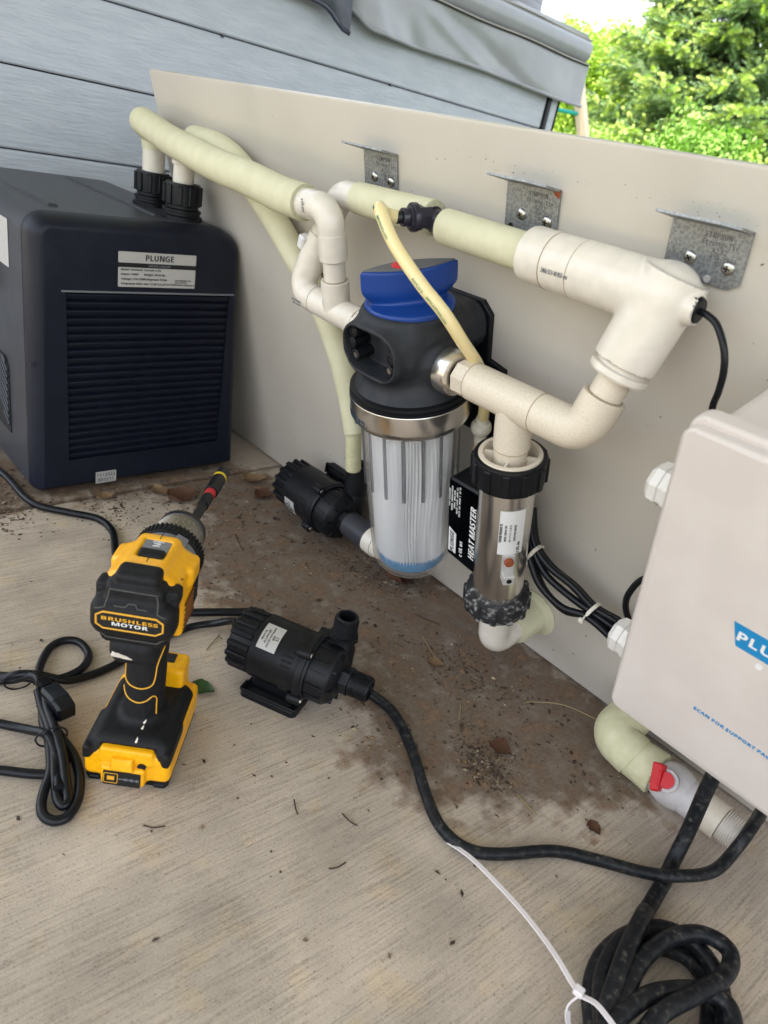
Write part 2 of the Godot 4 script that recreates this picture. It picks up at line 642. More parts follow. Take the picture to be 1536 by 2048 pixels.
	# crusted bottom nut: black plastic under white scale
	m = mat("crusted", Color.WHITE, 0.75)
	m.albedo_texture = ramp_tex(noise(0.014, 6, FastNoiseLite.TYPE_SIMPLEX_SMOOTH, 41), [[0.0, Color(0.09, 0.09, 0.1)], [0.52, Color(0.13, 0.13, 0.14)], [0.60, Color(0.30, 0.30, 0.30)], [0.76, Color(0.60, 0.59, 0.57)]])
	tri_map(m, 9.0)
	# grey siding with an embossed grain that runs along the boards
	m = mottled("siding", Color(0.665, 0.69, 0.72), Color(0.70, 0.725, 0.75), 0.01, 1.0, 0.5)
	var grain := noise(0.02, 4, FastNoiseLite.TYPE_SIMPLEX_SMOOTH, 7)
	grain.domain_warp_enabled = true
	grain.domain_warp_amplitude = 20.0
	grain.domain_warp_frequency = 0.008
	relief(m, grey(grain, 1024), 0.11)
	m.uv1_scale = Vector3(2.0, 6.5, 1.15)
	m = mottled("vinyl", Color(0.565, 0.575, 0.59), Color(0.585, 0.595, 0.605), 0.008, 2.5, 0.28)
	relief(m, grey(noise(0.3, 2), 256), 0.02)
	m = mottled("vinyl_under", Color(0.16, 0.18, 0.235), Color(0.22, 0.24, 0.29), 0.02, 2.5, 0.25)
	mat("vinyl_piping", Color(0.62, 0.60, 0.57), 0.5)
	mat("thread_dark", Color(0.16, 0.15, 0.14), 0.8)
	# garden
	mat("timber", Color(0.82, 0.74, 0.66), 0.8)
	mat("teal", Color(0.10, 0.62, 0.58), 0.5)
	m = mottled("bark", Color(0.20, 0.16, 0.13), Color(0.34, 0.28, 0.23), 0.05, 2.0, 0.9)
	m = mat("leaves", Color.WHITE, 0.6)
	m.vertex_color_use_as_albedo = true
	m.backlight_enabled = true
	m.backlight = Color(0.42, 0.50, 0.10)
	m = mottled("lawn", Color(0.16, 0.26, 0.07), Color(0.27, 0.38, 0.11), 0.05, 1.0, 0.9)
	m = mat("litter", Color.WHITE, 0.85)
	m.vertex_color_use_as_albedo = true
	m = mottled("dead_leaf", Color(0.26, 0.16, 0.10), Color(0.38, 0.25, 0.16), 0.06, 14.0, 0.8)
	m = mottled("dead_leaf_pale", Color(0.42, 0.33, 0.23), Color(0.54, 0.44, 0.32), 0.06, 14.0, 0.8)
	m = mottled("green_leaf", Color(0.13, 0.24, 0.08), Color(0.2, 0.32, 0.11), 0.06, 14.0, 0.55)
	mat("twig", Color(0.24, 0.18, 0.13), 0.85)
	mat("straw", Color(0.58, 0.50, 0.36), 0.8)
	m = mottled("roof_board", Color(0.74, 0.72, 0.69), Color(0.8, 0.78, 0.75), 0.02, 1.0, 0.8)
	for k in ["black_plastic", "cable", "cable_dusty", "drill_rubber", "chiller_plastic", "chiller_side", "head_plastic"]:
		M[k].metallic_specular = 0.36
	concrete()


# broom-finished concrete: streaks along one direction, blotches, tan stains, and the dirt that has gathered by the tub
func concrete() -> void:
	var W := 2048
	var H := 1464
	var x0 := -1.42
	var z0 := -0.95
	var sx := 1.6 / W
	var sz := 1.143 / H
	var streak := noise(0.16, 3, FastNoiseLite.TYPE_SIMPLEX_SMOOTH, 2).get_image(1024, 1024).get_data()
	var blot := noise(0.010, 4, FastNoiseLite.TYPE_SIMPLEX_SMOOTH, 5).get_image(1024, 1024).get_data()
	var fine := noise(0.35, 3, FastNoiseLite.TYPE_SIMPLEX_SMOOTH, 8).get_image(1024, 1024).get_data()
	var patch := noise(0.022, 5, FastNoiseLite.TYPE_SIMPLEX_SMOOTH, 13).get_image(W, H).get_data()
	var cell := noise(0.06, 2, FastNoiseLite.TYPE_CELLULAR, 3).get_image(1024, 1024).get_data()
	var poly := PackedVector2Array([Vector2(-1.30, -0.62), Vector2(-1.06, -0.70), Vector2(-0.9, -0.80), Vector2(-0.2, -0.80), Vector2(-0.13, -0.70), Vector2(-0.195, -0.62), Vector2(-0.215, -0.55), Vector2(-0.26, -0.50), Vector2(-0.31, -0.45), Vector2(-0.37, -0.44), Vector2(-0.42, -0.50), Vector2(-0.50, -0.47), Vector2(-0.60, -0.47), Vector2(-0.70, -0.46), Vector2(-0.77, -0.45), Vector2(-0.86, -0.50), Vector2(-0.95, -0.56), Vector2(-1.02, -0.52), Vector2(-1.05, -0.36), Vector2(-1.04, -0.25), Vector2(-1.12, -0.22), Vector2(-1.30, -0.3)])
	var small := Image.create(112, 80, false, Image.FORMAT_L8)
	for j in 80:
		for i in 112:
			var p := Vector2(x0 + (i + 0.5) * 1.6 / 112, z0 + (j + 0.5) * 1.143 / 80)
			small.set_pixel(i, j, Color.WHITE if Geometry2D.is_point_in_polygon(p, poly) else Color.BLACK)
	small.resize(28, 20, Image.INTERPOLATE_LANCZOS)
	small.resize(448, 320, Image.INTERPOLATE_CUBIC)
	var dirt := small.get_data()
	var col := PackedByteArray()
	col.resize(W * H * 3)
	var hgt := PackedByteArray()
	hgt.resize(W * H)
	var at := 0
	for j in H:
		var z := z0 + j * sz
		var dj := (j * 320 / H) * 448
		for i in W:
			var x := x0 + i * sx
			var s := x * 0.9965 + z * 0.084
			var l := z * 0.9965 - x * 0.084
			var b := blot[((j >> 1) << 10) + (i >> 1)] / 255.0
			# streak picture: fast across the broom strokes, slow along them
			var k1 := streak[(((int(l * 80.0 + 3000.0)) & 1023) << 10) + ((int(s * 2300.0 + 9000.0)) & 1023)] / 255.0
			var k2 := streak[(((int(l * 22.0 + 3500.0)) & 1023) << 10) + ((int(s * 1000.0 + 4000.0)) & 1023)] / 255.0
			var f := fine[(((j * 3 / 2) & 1023) << 10) + ((i * 3 / 2) & 1023)] / 255.0
			var p := patch[j * W + i] / 255.0
			var q := patch[(j >> 1) * W + (i >> 1)] / 255.0
			var w := (k1 - 0.5) * 0.11 - clampf((0.46 - k1) * 5.0, 0.0, 1.0) * 0.085 * clampf(q * 2.2 - 0.4, 0.15, 1.0) + 0.03 + (k2 - 0.5) * 0.06 + (f - 0.5) * 0.20 + (b - 0.5) * 0.22 + (q - 0.5) * 0.05
			var light := 1.0 + w
			var r := 0.69 * light
			var g := 0.635 * light
			var bl := 0.572 * light
			# warm iron stains
			var tan_ := clampf((q - 0.64) * 5.0, 0.0, 1.0) * 0.30
			r += tan_ * 0.05
			bl -= tan_ * 0.10
			# dark pin holes and specks
			if f < 0.22 and k1 < 0.5:
				r *= 0.80; g *= 0.78; bl *= 0.76
			var d := dirt[dj + (i * 448 / W)] / 255.0
			if d > 0.02:
				var e := clampf((d * 1.25 + (p - 0.5) * 1.1 + (q - 0.5) * 0.9 + (b - 0.5) * 0.5 - 0.22) * 1.35, 0.0, 1.0)
				var c := cell[(((j * 2) & 1023) << 10) + ((i * 2) & 1023)] / 255.0
				var v := 0.74 + 0.5 * (f - 0.5) + 0.95 * (p - 0.42) + 0.5 * (q - 0.5) + 0.25 * (c - 0.5)
				e *= 0.50 + 0.42 * clampf((p * 0.6 + q * 0.4 - 0.34) * 2.8, 0.0, 1.0)
				r = lerpf(r, 0.41 * v, e)
				g = lerpf(g, 0.325 * v, e)
				bl = lerpf(bl, 0.255 * v, e)
				w = lerpf(w, (p - 0.5) * 0.5 + (c - 0.5) * 0.3 + (f - 0.5) * 0.2, e)
			col[at * 3] = int(clampf(r, 0.0, 1.0) * 255.0)
			col[at * 3 + 1] = int(clampf(g, 0.0, 1.0) * 255.0)
			col[at * 3 + 2] = int(clampf(bl, 0.0, 1.0) * 255.0)
			hgt[at] = int(clampf(0.5 + w * 1.2, 0.0, 1.0) * 255.0)
			at += 1
	var m := mat("concrete", Color.WHITE, 0.82)
	m.albedo_texture = ImageTexture.create_from_image(Image.create_from_data(W, H, false, Image.FORMAT_RGB8, col))
	relief(m, ImageTexture.create_from_image(Image.create_from_data(W, H, false, Image.FORMAT_L8, hgt)), 0.10)


func _ready() -> void:
	rng.seed = 77
	# camera, sky, sun, exposure
	var cam := Camera3D.new()
	cam.name = "camera"
	add_child(cam)
	cam.transform = Transform3D(Basis(Vector3(0.65143, 0.18656, -0.73541), Vector3(-0.45419, 0.87232, -0.18103), Vector3(0.60774, 0.45194, 0.65299)), Vector3(0, 0.6, 0))
	cam.near = 0.05
	cam.far = 400.0
	var lens := CameraAttributesPhysical.new()
	lens.frustum_focal_length = 24.0
	lens.frustum_focus_distance = 0.85
	lens.exposure_aperture = 7.5
	cam.attributes = lens
	cam.fov = 72.2
	cam.current = true
	var we := WorldEnvironment.new()
	we.name = "world_environment"
	var env := Environment.new()
	env.background_mode = Environment.BG_SKY
	var sky := Sky.new()
	var sm := ProceduralSkyMaterial.new()
	sm.sky_top_color = Color(0.86, 0.90, 0.97)
	sm.sky_horizon_color = Color(0.96, 0.97, 0.98)
	sm.sky_curve = 0.2
	sm.ground_bottom_color = Color(0.40, 0.42, 0.34)
	sm.ground_horizon_color = Color(0.62, 0.64, 0.58)
	sm.sun_angle_max = 0.0
	sky.sky_material = sm
	env.sky = sky
	env.background_energy_multiplier = 1.0
	env.tonemap_mode = Environment.TONE_MAPPER_LINEAR
	env.tonemap_exposure = 3.15
	env.sdfgi_enabled = true
	env.ssao_enabled = true
	env.ssil_enabled = true
	we.environment = env
	add_child(we)
	var sun := DirectionalLight3D.new()
	sun.name = "sun"
	sun.light_energy = 1.6
	sun.light_color = Color(1.0, 0.96, 0.9)
	sun.light_angular_distance = 0.6
	sun.shadow_enabled = true
	add_child(sun)
	sun.look_at_from_position(Vector3(-1.6, 6.0, 2.6), Vector3.ZERO, Vector3.UP)

	materials()
	ground()
	tub()
	hot_tub()
	garden()
	chiller()
	angle_brackets()
	hoses()
	plumbing()
	water_filter()
	heater()
	control_box()
	drain_valve()
	pumps()
	drill()
	cables()
	litter()


func slab(x0: float, x1: float, z0: float, z1: float) -> void:
	var s := Soup.new()
	s.box(Vector3((x0 + x1) / 2, -0.05, (z0 + z1) / 2), Vector3((x1 - x0) / 2, 0.05, (z1 - z0) / 2), 0.004)
	for i in s.v.size():
		s.t[i] = Vector2((s.v[i].x + 1.42) / 1.6, (s.v[i].z + 0.95) / 1.143)
	var o := part("concrete_slab", s, M.concrete, self, 50.0)
	o.set_meta("kind", "structure")


func ground() -> void:
	slab(-1.041, 2.6, -4.0, 2.6)
	slab(-4.6, -1.053, -4.0, 2.6)
	var s := Soup.new()
	s.box(Vector3(-1.047, -0.06, -0.7), Vector3(0.0055, 0.05, 3.2))
	part("joint_soil", s, M.dead_leaf, self).set_meta("kind", "structure")
	s = Soup.new()
	s.quad(Vector3(-150, -0.06, -150), Vector3(-150, -0.06, 150), Vector3(150, -0.06, 150), Vector3(150, -0.06, -150))
	part("lawn", s, M.lawn, self).set_meta("kind", "structure")
	# roof over the patio, above the picture
	s = Soup.new()
	s.box(Vector3(-0.4, 2.85, -0.7), Vector3(3.1, 0.07, 2.7), 0.01)
	single("patio_roof", s, M.roof_board, "pale boarded patio roof overhead, shading the concrete", "roof", ID, Vector3(-0.4, 2.78, -0.7))


# ---------- the white tub whose leaning side fills the picture ----------
func tub() -> void:
	var t := thing("cold_plunge_tub", "white acrylic cold plunge tub with leaning side behind all the pipework", "tub", ID, Vector3(-0.3, 0.004, -1.2))
	var rings := []
	for r in [[0.004, 0.0], [0.3, 0.0], [0.6, 0.0], [0.6385, 0.0], [0.6415, 0.0012], [0.643, 0.004], [0.643, 0.009], [0.6415, 0.0118], [0.638, 0.013], [0.25, 0.013]]:
		var y: float = r[0]
		var o: float = r[1]
		var zf := -0.7915 + 0.29622 * y - o
		var zb := -1.70 - 0.29622 * y + o
		var p := ring_poly(1.1 - o, (zf - zb) / 2, 0.02, 6)
		var ring := []
		for q in p:
			ring.append(Vector3(q.x - 0.2, y, q.y + (zf + zb) / 2))
		rings.append(ring)
	var s := Soup.new()
	for i in rings.size() - 1:
		var m: int = rings[i].size()
		for k in m:
			var a: Vector3 = rings[i][k]
			var b: Vector3 = rings[i][(k + 1) % m]
			var c: Vector3 = rings[i + 1][(k + 1) % m]
			var d: Vector3 = rings[i + 1][k]
			s.quad(a, d, c, b)
	for q in [[0, true], [rings.size() - 1, false]]:
		var ring: Array = rings[q[0]]
		var c := Vector3(-0.2, ring[0].y, -1.24)
		for k in ring.size():
			if q[1]:
				s.tri(c, ring[k], ring[(k + 1) % ring.size()])
			else:
				s.tri(c, ring[(k + 1) % ring.size()], ring[k])
	part("shell", s, M.tub_acrylic, t, 40.0)
	# specks and scuffs on the side
	var mm := MultiMesh.new()
	mm.transform_format = MultiMesh.TRANSFORM_3D
	mm.use_colors = true
	var f := Soup.new()
	f.prism(PackedVector2Array([Vector2(-1, -0.3), Vector2(-0.2, -0.8), Vector2(0.7, -0.5), Vector2(1, 0.2), Vector2(0.1, 0.7), Vector2(-0.6, 0.5)]), 0.0, 0.25)
	mm.mesh = f.done()
	mm.instance_count = 200
	for i in 200:
		var u := rng.randf_range(-1.2, 0.0)
		var v := rng.randf_range(0.01, 0.64)
		var sz := 0.0004 + 0.0007 * pow(rng.randf(), 3.0)
		if i < 80:
			u = rng.randf_range(-0.64, -0.05)
			v = 0.632 + rng.randfn(0.0, 0.004) - (0.02 if u > -0.23 and rng.randf() < 0.4 else 0.0)
			sz *= 0.6
		elif i < 105:
			u = rng.randf_range(-0.24, -0.05)
			v = rng.randf_range(0.5, 0.64)
		elif i < 140:
			v = pow(rng.randf(), 2.0) * 0.12 + 0.01
			u = rng.randf_range(-0.9, -0.1)
			sz *= 1.3
		var b := WF.basis * Basis(Vector3(0, 0, 1), rng.randf() * TAU) * Basis.from_scale(Vector3(sz * rng.randf_range(0.7, 2.5), sz, 0.0006))
		mm.set_instance_transform(i, Transform3D(b, WF * Vector3(u, v, 0.0001)))
		var c := rng.randf_range(0.05, 0.20)
		mm.set_instance_color(i, Color(c * 1.15, c * 0.85, c * 0.6))
	var o := MultiMeshInstance3D.new()
	o.name = "dirt_specks"
	o.multimesh = mm
	o.material_override = M.litter
	t.add_child(o)
	o.position = -BASE[t]
	o.set_meta("kind", "stuff")


# ---------- hot tub with grey boards and a vinyl cover ----------
func hot_tub() -> void:
	var X := -1.80
	var t := thing("hot_tub", "hot tub clad in grey wood-grain boards behind the chiller", "hot tub", ID, Vector3(X - 1.1, 0, -1.2))
	var s := Soup.new()
	s.box(Vector3(X - 1.1, 0.45, -1.2), Vector3(1.08, 0.45, 1.24), 0.02)
	part("cabinet", s, M.gap, t)
	var edges := [0.004, 0.13, 0.29, 0.448, 0.607, 0.765, 0.923]
	for i in 6:
		s = Soup.new()
		s.box(Vector3(X - 0.01, (edges[i] + edges[i + 1]) / 2, -1.125), Vector3(0.01, (edges[i + 1] - edges[i]) / 2 - 0.0016, 1.19), 0.0035)
		part("siding_plank", s, M.siding, t, 20.0)
	s = Soup.new()
	s.box(Vector3(X - 0.004, 0.45, -2.328), Vector3(0.012, 0.445, 0.011), 0.004)
	part("corner_strip", s, M.black_plastic, t)
	s = Soup.new()
	s.box(Vector3(X - 0.012, 0.45, -2.36), Vector3(0.014, 0.445, 0.02), 0.006)
	s.box(Vector3(X - 0.1, 0.45, -2.388), Vector3(0.09, 0.445, 0.01), 0.004)
	part("corner_post", s, M.siding, t)
	for q in [[0.7625, -1.024], [0.764, -1.577]]:
		s = Soup.new()
		s.cyl(Vector3(X - 0.005, q[0], q[1]), Vector3(X + 0.002, q[0], q[1]), 0.004, 10)
		part("screw", s, M.dark_steel, t)
	# the cover and its hanging skirt
	var c := thing("hot_tub_cover", "grey vinyl hot tub cover with wrinkled skirt and stitched seams", "cover", ID, Vector3(X - 1.1, 0.9, -1.2))
	s = Soup.new()
	s.box(Vector3(X - 1.08, 1.03, -1.215), Vector3(1.12, 0.052, 1.262), 0.034)
	part("lid", s, M.vinyl, c, 50.0)
	# skirt of the long side: two lengths with a dark pleat between them
	s = Soup.new()
	skirt(s, X, -1.37, -2.462, 0.99, 0.0)
	part("skirt", s, M.vinyl, c, 60.0)
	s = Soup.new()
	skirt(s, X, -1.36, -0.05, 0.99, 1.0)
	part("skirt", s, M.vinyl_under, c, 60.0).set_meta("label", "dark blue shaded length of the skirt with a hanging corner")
	# end skirt
	s = Soup.new()
	for k in 8:
		var a := float(k) / 8
		var b := float(k + 1) / 8
		s.quad(Vector3(X + 0.02 - a * 2.2, 0.99, -2.462 + 0.01 * sin(k * 2.0)), Vector3(X + 0.02 - b * 2.2, 0.99, -2.462 + 0.01 * sin(k * 2.0 + 2.0)), Vector3(X + 0.02 - b * 2.2, 0.88, -2.45), Vector3(X + 0.02 - a * 2.2, 0.88, -2.45))
	part("end_skirt", s, M.vinyl, c, 60.0)
	# piping along the seams
	for q in [[1.066, 0.021], [0.9935, 0.036], [0.9905, 0.036]]:
		s = Soup.new()
		var p := []
		for k in 25:
			var z := lerpf(-0.05, -2.448, k / 24.0)
			p.append(Vector3(X + q[1] + 0.003, q[0] + 0.002 * sin(k * 1.3), z))
		s.tube(curve(p, 3), 0.0028, 8)
		part("piping", s, M.vinyl_piping if q[0] > 0.992 else M.thread_dark, c)
	# folded strap ends lying on the cover
	s = Soup.new()
	for k in 5:
		s.x = Transform3D(Basis(Vector3(0, 1, 0), 0.3) * Basis(Vector3(1, 0, 0), 0.1 * k), Vector3(X - 0.06 - 0.015 * k, 1.10 + 0.01 * k, -2.13 - 0.02 * (k % 2)))
		s.box(Vector3.ZERO, Vector3(0.02, 0.028, 0.14), 0.008)
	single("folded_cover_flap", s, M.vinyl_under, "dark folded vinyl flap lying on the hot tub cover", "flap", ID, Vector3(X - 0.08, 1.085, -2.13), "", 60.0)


# a wrinkled strip of vinyl hanging from height y0 between two places along z
func skirt(s: Soup, X: float, za: float, zb: float, y0: float, fall: float) -> void:
	var nu := 70
	var nv := 9
	var g := []
	for i in nu + 1:
		var a := float(i) / nu
		var z := lerpf(za, zb, a)
		var d := absf(z - za)
		var bottom := 0.868 + 0.002 * sin(z * 9.0)
		if fall > 0.0:
			bottom = 0.885 - 0.045 * exp(-pow(d / 0.05, 2.0)) + 0.012 * smoothstep(0.05, 0.4, d)
		else:
			bottom += 0.034 * exp(-pow(d / 0.045, 2.0)) - 0.006 * smoothstep(0.6, 1.1, d)
		var col := []
		for j in nv + 1:
			var b := float(j) / nv
			var y := lerpf(y0, bottom, b)
			var fold := 0.015 * sin(z * 8.0 + b * 1.3) + 0.008 * sin(z * 19.0 - b * 2.2 + 1.0)
			fold += 0.016 * exp(-pow((z + 2.44 + (b - 0.3) * 0.28) / 0.05, 2.0)) * b
			fold += 0.022 * exp(-pow((z + 1.58 + b * 0.35) / 0.045, 2.0)) * (1.0 - b * 0.5) - 0.014 * exp(-pow((z + 1.70 + b * 0.45) / 0.06, 2.0))
			fold += 0.02 * exp(-pow((z + 1.42 + b * 0.06) / 0.03, 2.0)) - 0.02 * exp(-pow((z + 1.50 + b * 0.12) / 0.05, 2.0))
			var x := X + 0.034 + fold * b * (1.0 if fall > 0.0 else 1.1 - 0.55 * b) + (0.018 * b if fall > 0.0 else 0.0)
			if fall <= 0.0:
				x += -0.02 * exp(-pow(d / 0.02, 2.0)) * b
			else:
				x += 0.01 * exp(-pow(d / 0.02, 2.0)) * b
			col.append(Vector3(x, y, z))
		g.append(col)
	var flip := zb > za
	for i in nu:
		for j in nv:
			var a: Vector3 = g[i][j]
			var b: Vector3 = g[i + 1][j]
			var c: Vector3 = g[i + 1][j + 1]
			var d: Vector3 = g[i][j + 1]
			var k := Vector3(0.003, 0, 0)
			if flip:
				s.quad(a, d, c, b); s.quad(a - k, b - k, c - k, d - k)
			else:
				s.quad(a, b, c, d); s.quad(a - k, d - k, c - k, b - k)
	# rolled hem
	var hem := PackedVector3Array()
	for i in nu + 1:
		hem.append(g[i][nv] + Vector3(0.0015, 0.004, 0))
	s.tube(hem, 0.0055, 8)


# ---------- garden beyond the tub ----------
func leaf_mesh(count: int, spread: float, size: float, long: float, sd: int) -> ArrayMesh:
	var r := RandomNumberGenerator.new()
	r.seed = sd
	var s := Soup.new()
	for i in count:
		var d := Vector3(r.randfn(), r.randfn(), r.randfn()).normalized()
		var c := d * spread * pow(r.randf(), 0.5)
		var n := (d + Vector3(r.randfn(), r.randfn() + 0.6, r.randfn()) * 0.6).normalized()
		var e := n.cross(Vector3(r.randfn(), r.randfn(), r.randfn())).normalized() * size * r.randf_range(0.7, 1.3)
		var f := n.cross(e).normalized() * size * long * r.randf_range(0.7, 1.3)
		s.tri(c - f, c + e, c + f)
		s.tri(c - f, c + f, c - e)
	return s.done(1.0)


# a twig of needles along +y, its young tips at the end
func sprig_mesh(sd: int) -> ArrayMesh:
	var r := RandomNumberGenerator.new()
	r.seed = sd
	var s := Soup.new()
	for i in 80:
		var h := r.randf()
		var c := Vector3(0, h * 0.2, 0)
		var a := r.randf() * TAU
		var d := Vector3(cos(a), 0.9, sin(a)).normalized() * 0.034 * (1.15 - 0.5 * h)
		var w := Vector3(-sin(a), 0, cos(a)) * 0.0055
		s.tri(c - w, c + d, c + w)
	return s.done(1.0)


func scatter(called: String, mesh: Mesh, where: Array, colors: Array, parent: Node3D) -> void:
	var mm := MultiMesh.new()
	mm.transform_format = MultiMesh.TRANSFORM_3D
	mm.use_colors = true
	mm.mesh = mesh
	mm.instance_count = where.size()
	for i in where.size():
		mm.set_instance_transform(i, where[i])
		mm.set_instance_color(i, colors[i])
	var o := MultiMeshInstance3D.new()
	o.name = called
	o.multimesh = mm
	o.material_override = M.leaves
	parent.add_child(o, true)
	o.set_meta("kind", "stuff")


func garden() -> void:
	# spruce
	var base := Vector3(-4.65, -0.06, -9.0)
	var t := thing("spruce_tree", "spruce tree with pale yellow green new tips on layered branches", "tree", ID, base)
	var s := Soup.new()
	s.tube(PackedVector3Array([base, base + Vector3(0.03, 1.5, 0), base + Vector3(0, 4, 0.03), base + Vector3(0, 7.2, 0)]), [0.17, 0.14, 0.09, 0.02], 10)
	part("trunk", s, M.bark, t)
	var wood := Soup.new()
	var old := []
	var oldc := []
	var young := []
	var youngc := []
	var count := 150
	for i in count:
		var h := 0.35 + 5.2 * pow(float(i) / count, 1.0)
		var a := i * 2.39996 + rng.randf_range(-0.3, 0.3)
		var reach := 1.75 * (1.0 - h / 8.0) * rng.randf_range(0.72, 1.08)
		var d := Vector3(cos(a), 0, sin(a))
		var p := []
		for k in 5:
			var f := k / 4.0
			p.append(Vector3(0, h, 0) + d * reach * f + Vector3(0, -0.26 * f + 0.30 * f * f, 0) * reach)
		var pts := PackedVector3Array()
		for q in p:
			pts.append(base + q)
		wood.tube(pts, [0.022, 0.018, 0.013, 0.008, 0.004], 5, false)
		# side shoots
		for k in 26:
			var f := 0.22 + 0.78 * float(k) / 26
			var i0 := mini(int(f * 4), 3)
			var at: Vector3 = p[i0].lerp(p[i0 + 1], f * 4 - i0)
			for sd in [-1.0, 1.0]:
				var side := d.rotated(Vector3.UP, sd * rng.randf_range(0.5, 1.15))
				var long := 0.42 * (1.15 - f) * reach + 0.05
				var n := int(long / 0.085) + 1
				for e in n:
					var g := (e + rng.randf() * 0.5) / n
					var q := at + side * long * g + Vector3(rng.randfn() * 0.02, -0.10 * g * long + rng.randfn() * 0.03, rng.randfn() * 0.02)
					var y := (side + Vector3(rng.randfn() * 0.3, rng.randfn() * 0.3 - 0.12, rng.randfn() * 0.3)).normalized()
					var z := y.cross(Vector3(0.3, 1, 0.2)).normalized()
					var sc := rng.randf_range(0.75, 1.25)
					var tr := Transform3D(Basis(y.cross(z), y, z) * sc, q)
					if e == n - 1 and rng.randf() < 0.8 or f > 0.93:
						young.append(tr.scaled_local(Vector3(1.15, 0.75, 1.15)))
						var l := rng.randf_range(0.8, 1.2)
						youngc.append(Color(0.50 * l, 0.62 * l, 0.16 * l))
					else:
						old.append(tr)
						var l := rng.randf_range(0.7, 1.3)
						oldc.append(Color(0.30 * l, 0.43 * l, 0.20 * l))
	part("branches", wood, M.bark, t, 35.0, "stuff")
	scatter("crown", sprig_mesh(1), old, oldc, t)
	scatter("new_tips", sprig_mesh(2), young, youngc, t)
	# broad-leaved trees, and shrubs at the spruce's foot
	var lm := leaf_mesh(70, 0.19, 0.0145, 1.5, 4)
	for b in [
		[Vector3(-8.6, -0.06, -11.2), 3.0, 1.8, Color(0.36, 0.52, 0.05), "bright yellow green leafy tree left of the spruce", "leafy_tree", "tree", 1100],
		[Vector3(-9.0, -0.06, -15.5), 3.5, 2.2, Color(0.30, 0.46, 0.06), "green leafy tree standing behind the spruce", "leafy_tree", "tree", 1000],
		[Vector3(-5.0, -0.06, -16.5), 3.4, 2.2, Color(0.34, 0.50, 0.06), "leafy tree showing light green between the spruce's right branches", "leafy_tree", "tree", 1000],
		[Vector3(-6.2, -0.06, -8.7), 1.05, 0.75, Color(0.42, 0.54, 0.09), "yellow green bush behind the slanted timber post", "bush", "bush", 420],
		[Vector3(-3.75, -0.06, -7.6), 1.42, 0.62, Color(0.24, 0.42, 0.07), "deep green bush under the spruce's lowest branches", "bush", "bush", 420],
		[Vector3(-3.15, -0.06, -8.3), 1.5, 0.8, Color(0.42, 0.54, 0.08), "pale yellow green bush at the photo's right edge", "bush", "bush", 500],
		[Vector3(-4.9, -0.06, -7.2), 1.22, 0.55, Color(0.34, 0.50, 0.10), "light green bush low beside the timber post", "bush", "bush", 360]]:
		var c: Vector3 = b[0]
		var high: float = b[1]
		var rad: float = b[2]
		var g := thing(b[5], b[4], b[6], ID, c)
		var st := Soup.new()
		for k in 5:
			var e := Vector3(rng.randf_range(-0.5, 0.5) * rad, high * rng.randf_range(0.6, 0.85), rng.randf_range(-0.5, 0.5) * rad)
			st.tube(PackedVector3Array([c, c + e * Vector3(0.2, 0.4, 0.2), c + e]), [0.05 * rad, 0.03 * rad, 0.01 * rad], 6)
		part("stems", st, M.bark, g)
		var where := []
		var colors := []
		var tint: Color = b[3]
		var lumps := []
		for k in 16:
			lumps.append(Vector3(rng.randf_range(-0.72, 0.72) * rad, high * rng.randf_range(0.2, 0.86), rng.randf_range(-0.72, 0.72) * rad))
		for k in b[7]:
			var l: Vector3 = lumps[k % 16]
			var d := Vector3(rng.randfn(), rng.randfn(), rng.randfn()).normalized() * rad * 0.42 * pow(rng.randf(), 0.4)
			var p := l + d
			p.y = clampf(p.y, 0.05, high)
			var bs := Basis.from_euler(Vector3(rng.randf() * TAU, rng.randf() * TAU, rng.randf() * TAU)) * rng.randf_range(0.8, 1.4)
			where.append(Transform3D(bs * (1.0 if high < 2.0 else 1.5), p))
			var q := rng.randf_range(0.75, 1.25)
			colors.append(Color(tint.r * q, tint.g * q, tint.b * q))
		scatter("crown", lm, where, colors, g)
	# swing set: slanted timber legs and a teal rail
	var w := thing("swing_set", "pale slanted timber post with a teal rail, right of the hot tub", "swing set", ID, Vector3(-3.7, -0.06, -6.05))
	for q in [[Vector3(-4.13, 1.46, -5.60), Vector3(-3.66, -0.06, -6.08)], [Vector3(-4.15, 1.46, -5.60), Vector3(-4.75, -0.06, -5.15)]]:
		s = Soup.new()
		s.x = Soup.along(q[1], q[0] - q[1])
		s.box(Vector3(0, (q[0] - q[1]).length() / 2, 0), Vector3(0.045, (q[0] - q[1]).length() / 2, 0.03), 0.004)
		part("leg", s, M.timber, w)
	s = Soup.new()
	s.cyl(Vector3(-4.78, 1.145, -5.02), Vector3(-4.05, 1.158, -5.68), 0.016, 12)
	part("rail", s, M.teal, w)
	s = Soup.new()
	s.x = Soup.along(Vector3(-4.13, 1.44, -5.60), Vector3(-0.66, 0, 0.75))
	s.box(Vector3(0, 1.0, 0), Vector3(0.045, 1.02, 0.045), 0.004)
	part("top_beam", s, M.timber, w)


# polygon with a radius of its own at each corner
func soft(p: Array, n := 5) -> PackedVector2Array:
	var out := PackedVector2Array()
	var m := p.size()
	for i in m:
		var c := Vector2(p[i].x, p[i].y)
		var r: float = p[i].z
		var a := (Vector2(p[(i + m - 1) % m].x, p[(i + m - 1) % m].y) - c).normalized()
		var b := (Vector2(p[(i + 1) % m].x, p[(i + 1) % m].y) - c).normalized()
		if r <= 0.0:
			out.append(c)
			continue
		var half := absf(a.angle_to(b)) / 2.0
		var o := c + (a + b).normalized() * r / sin(half)
		var s := c + a * r / tan(half) - o
		var e := c + b * r / tan(half) - o
		for k in n + 1:
			out.append(o + s.rotated(s.angle_to(e) * k / n))
	return out


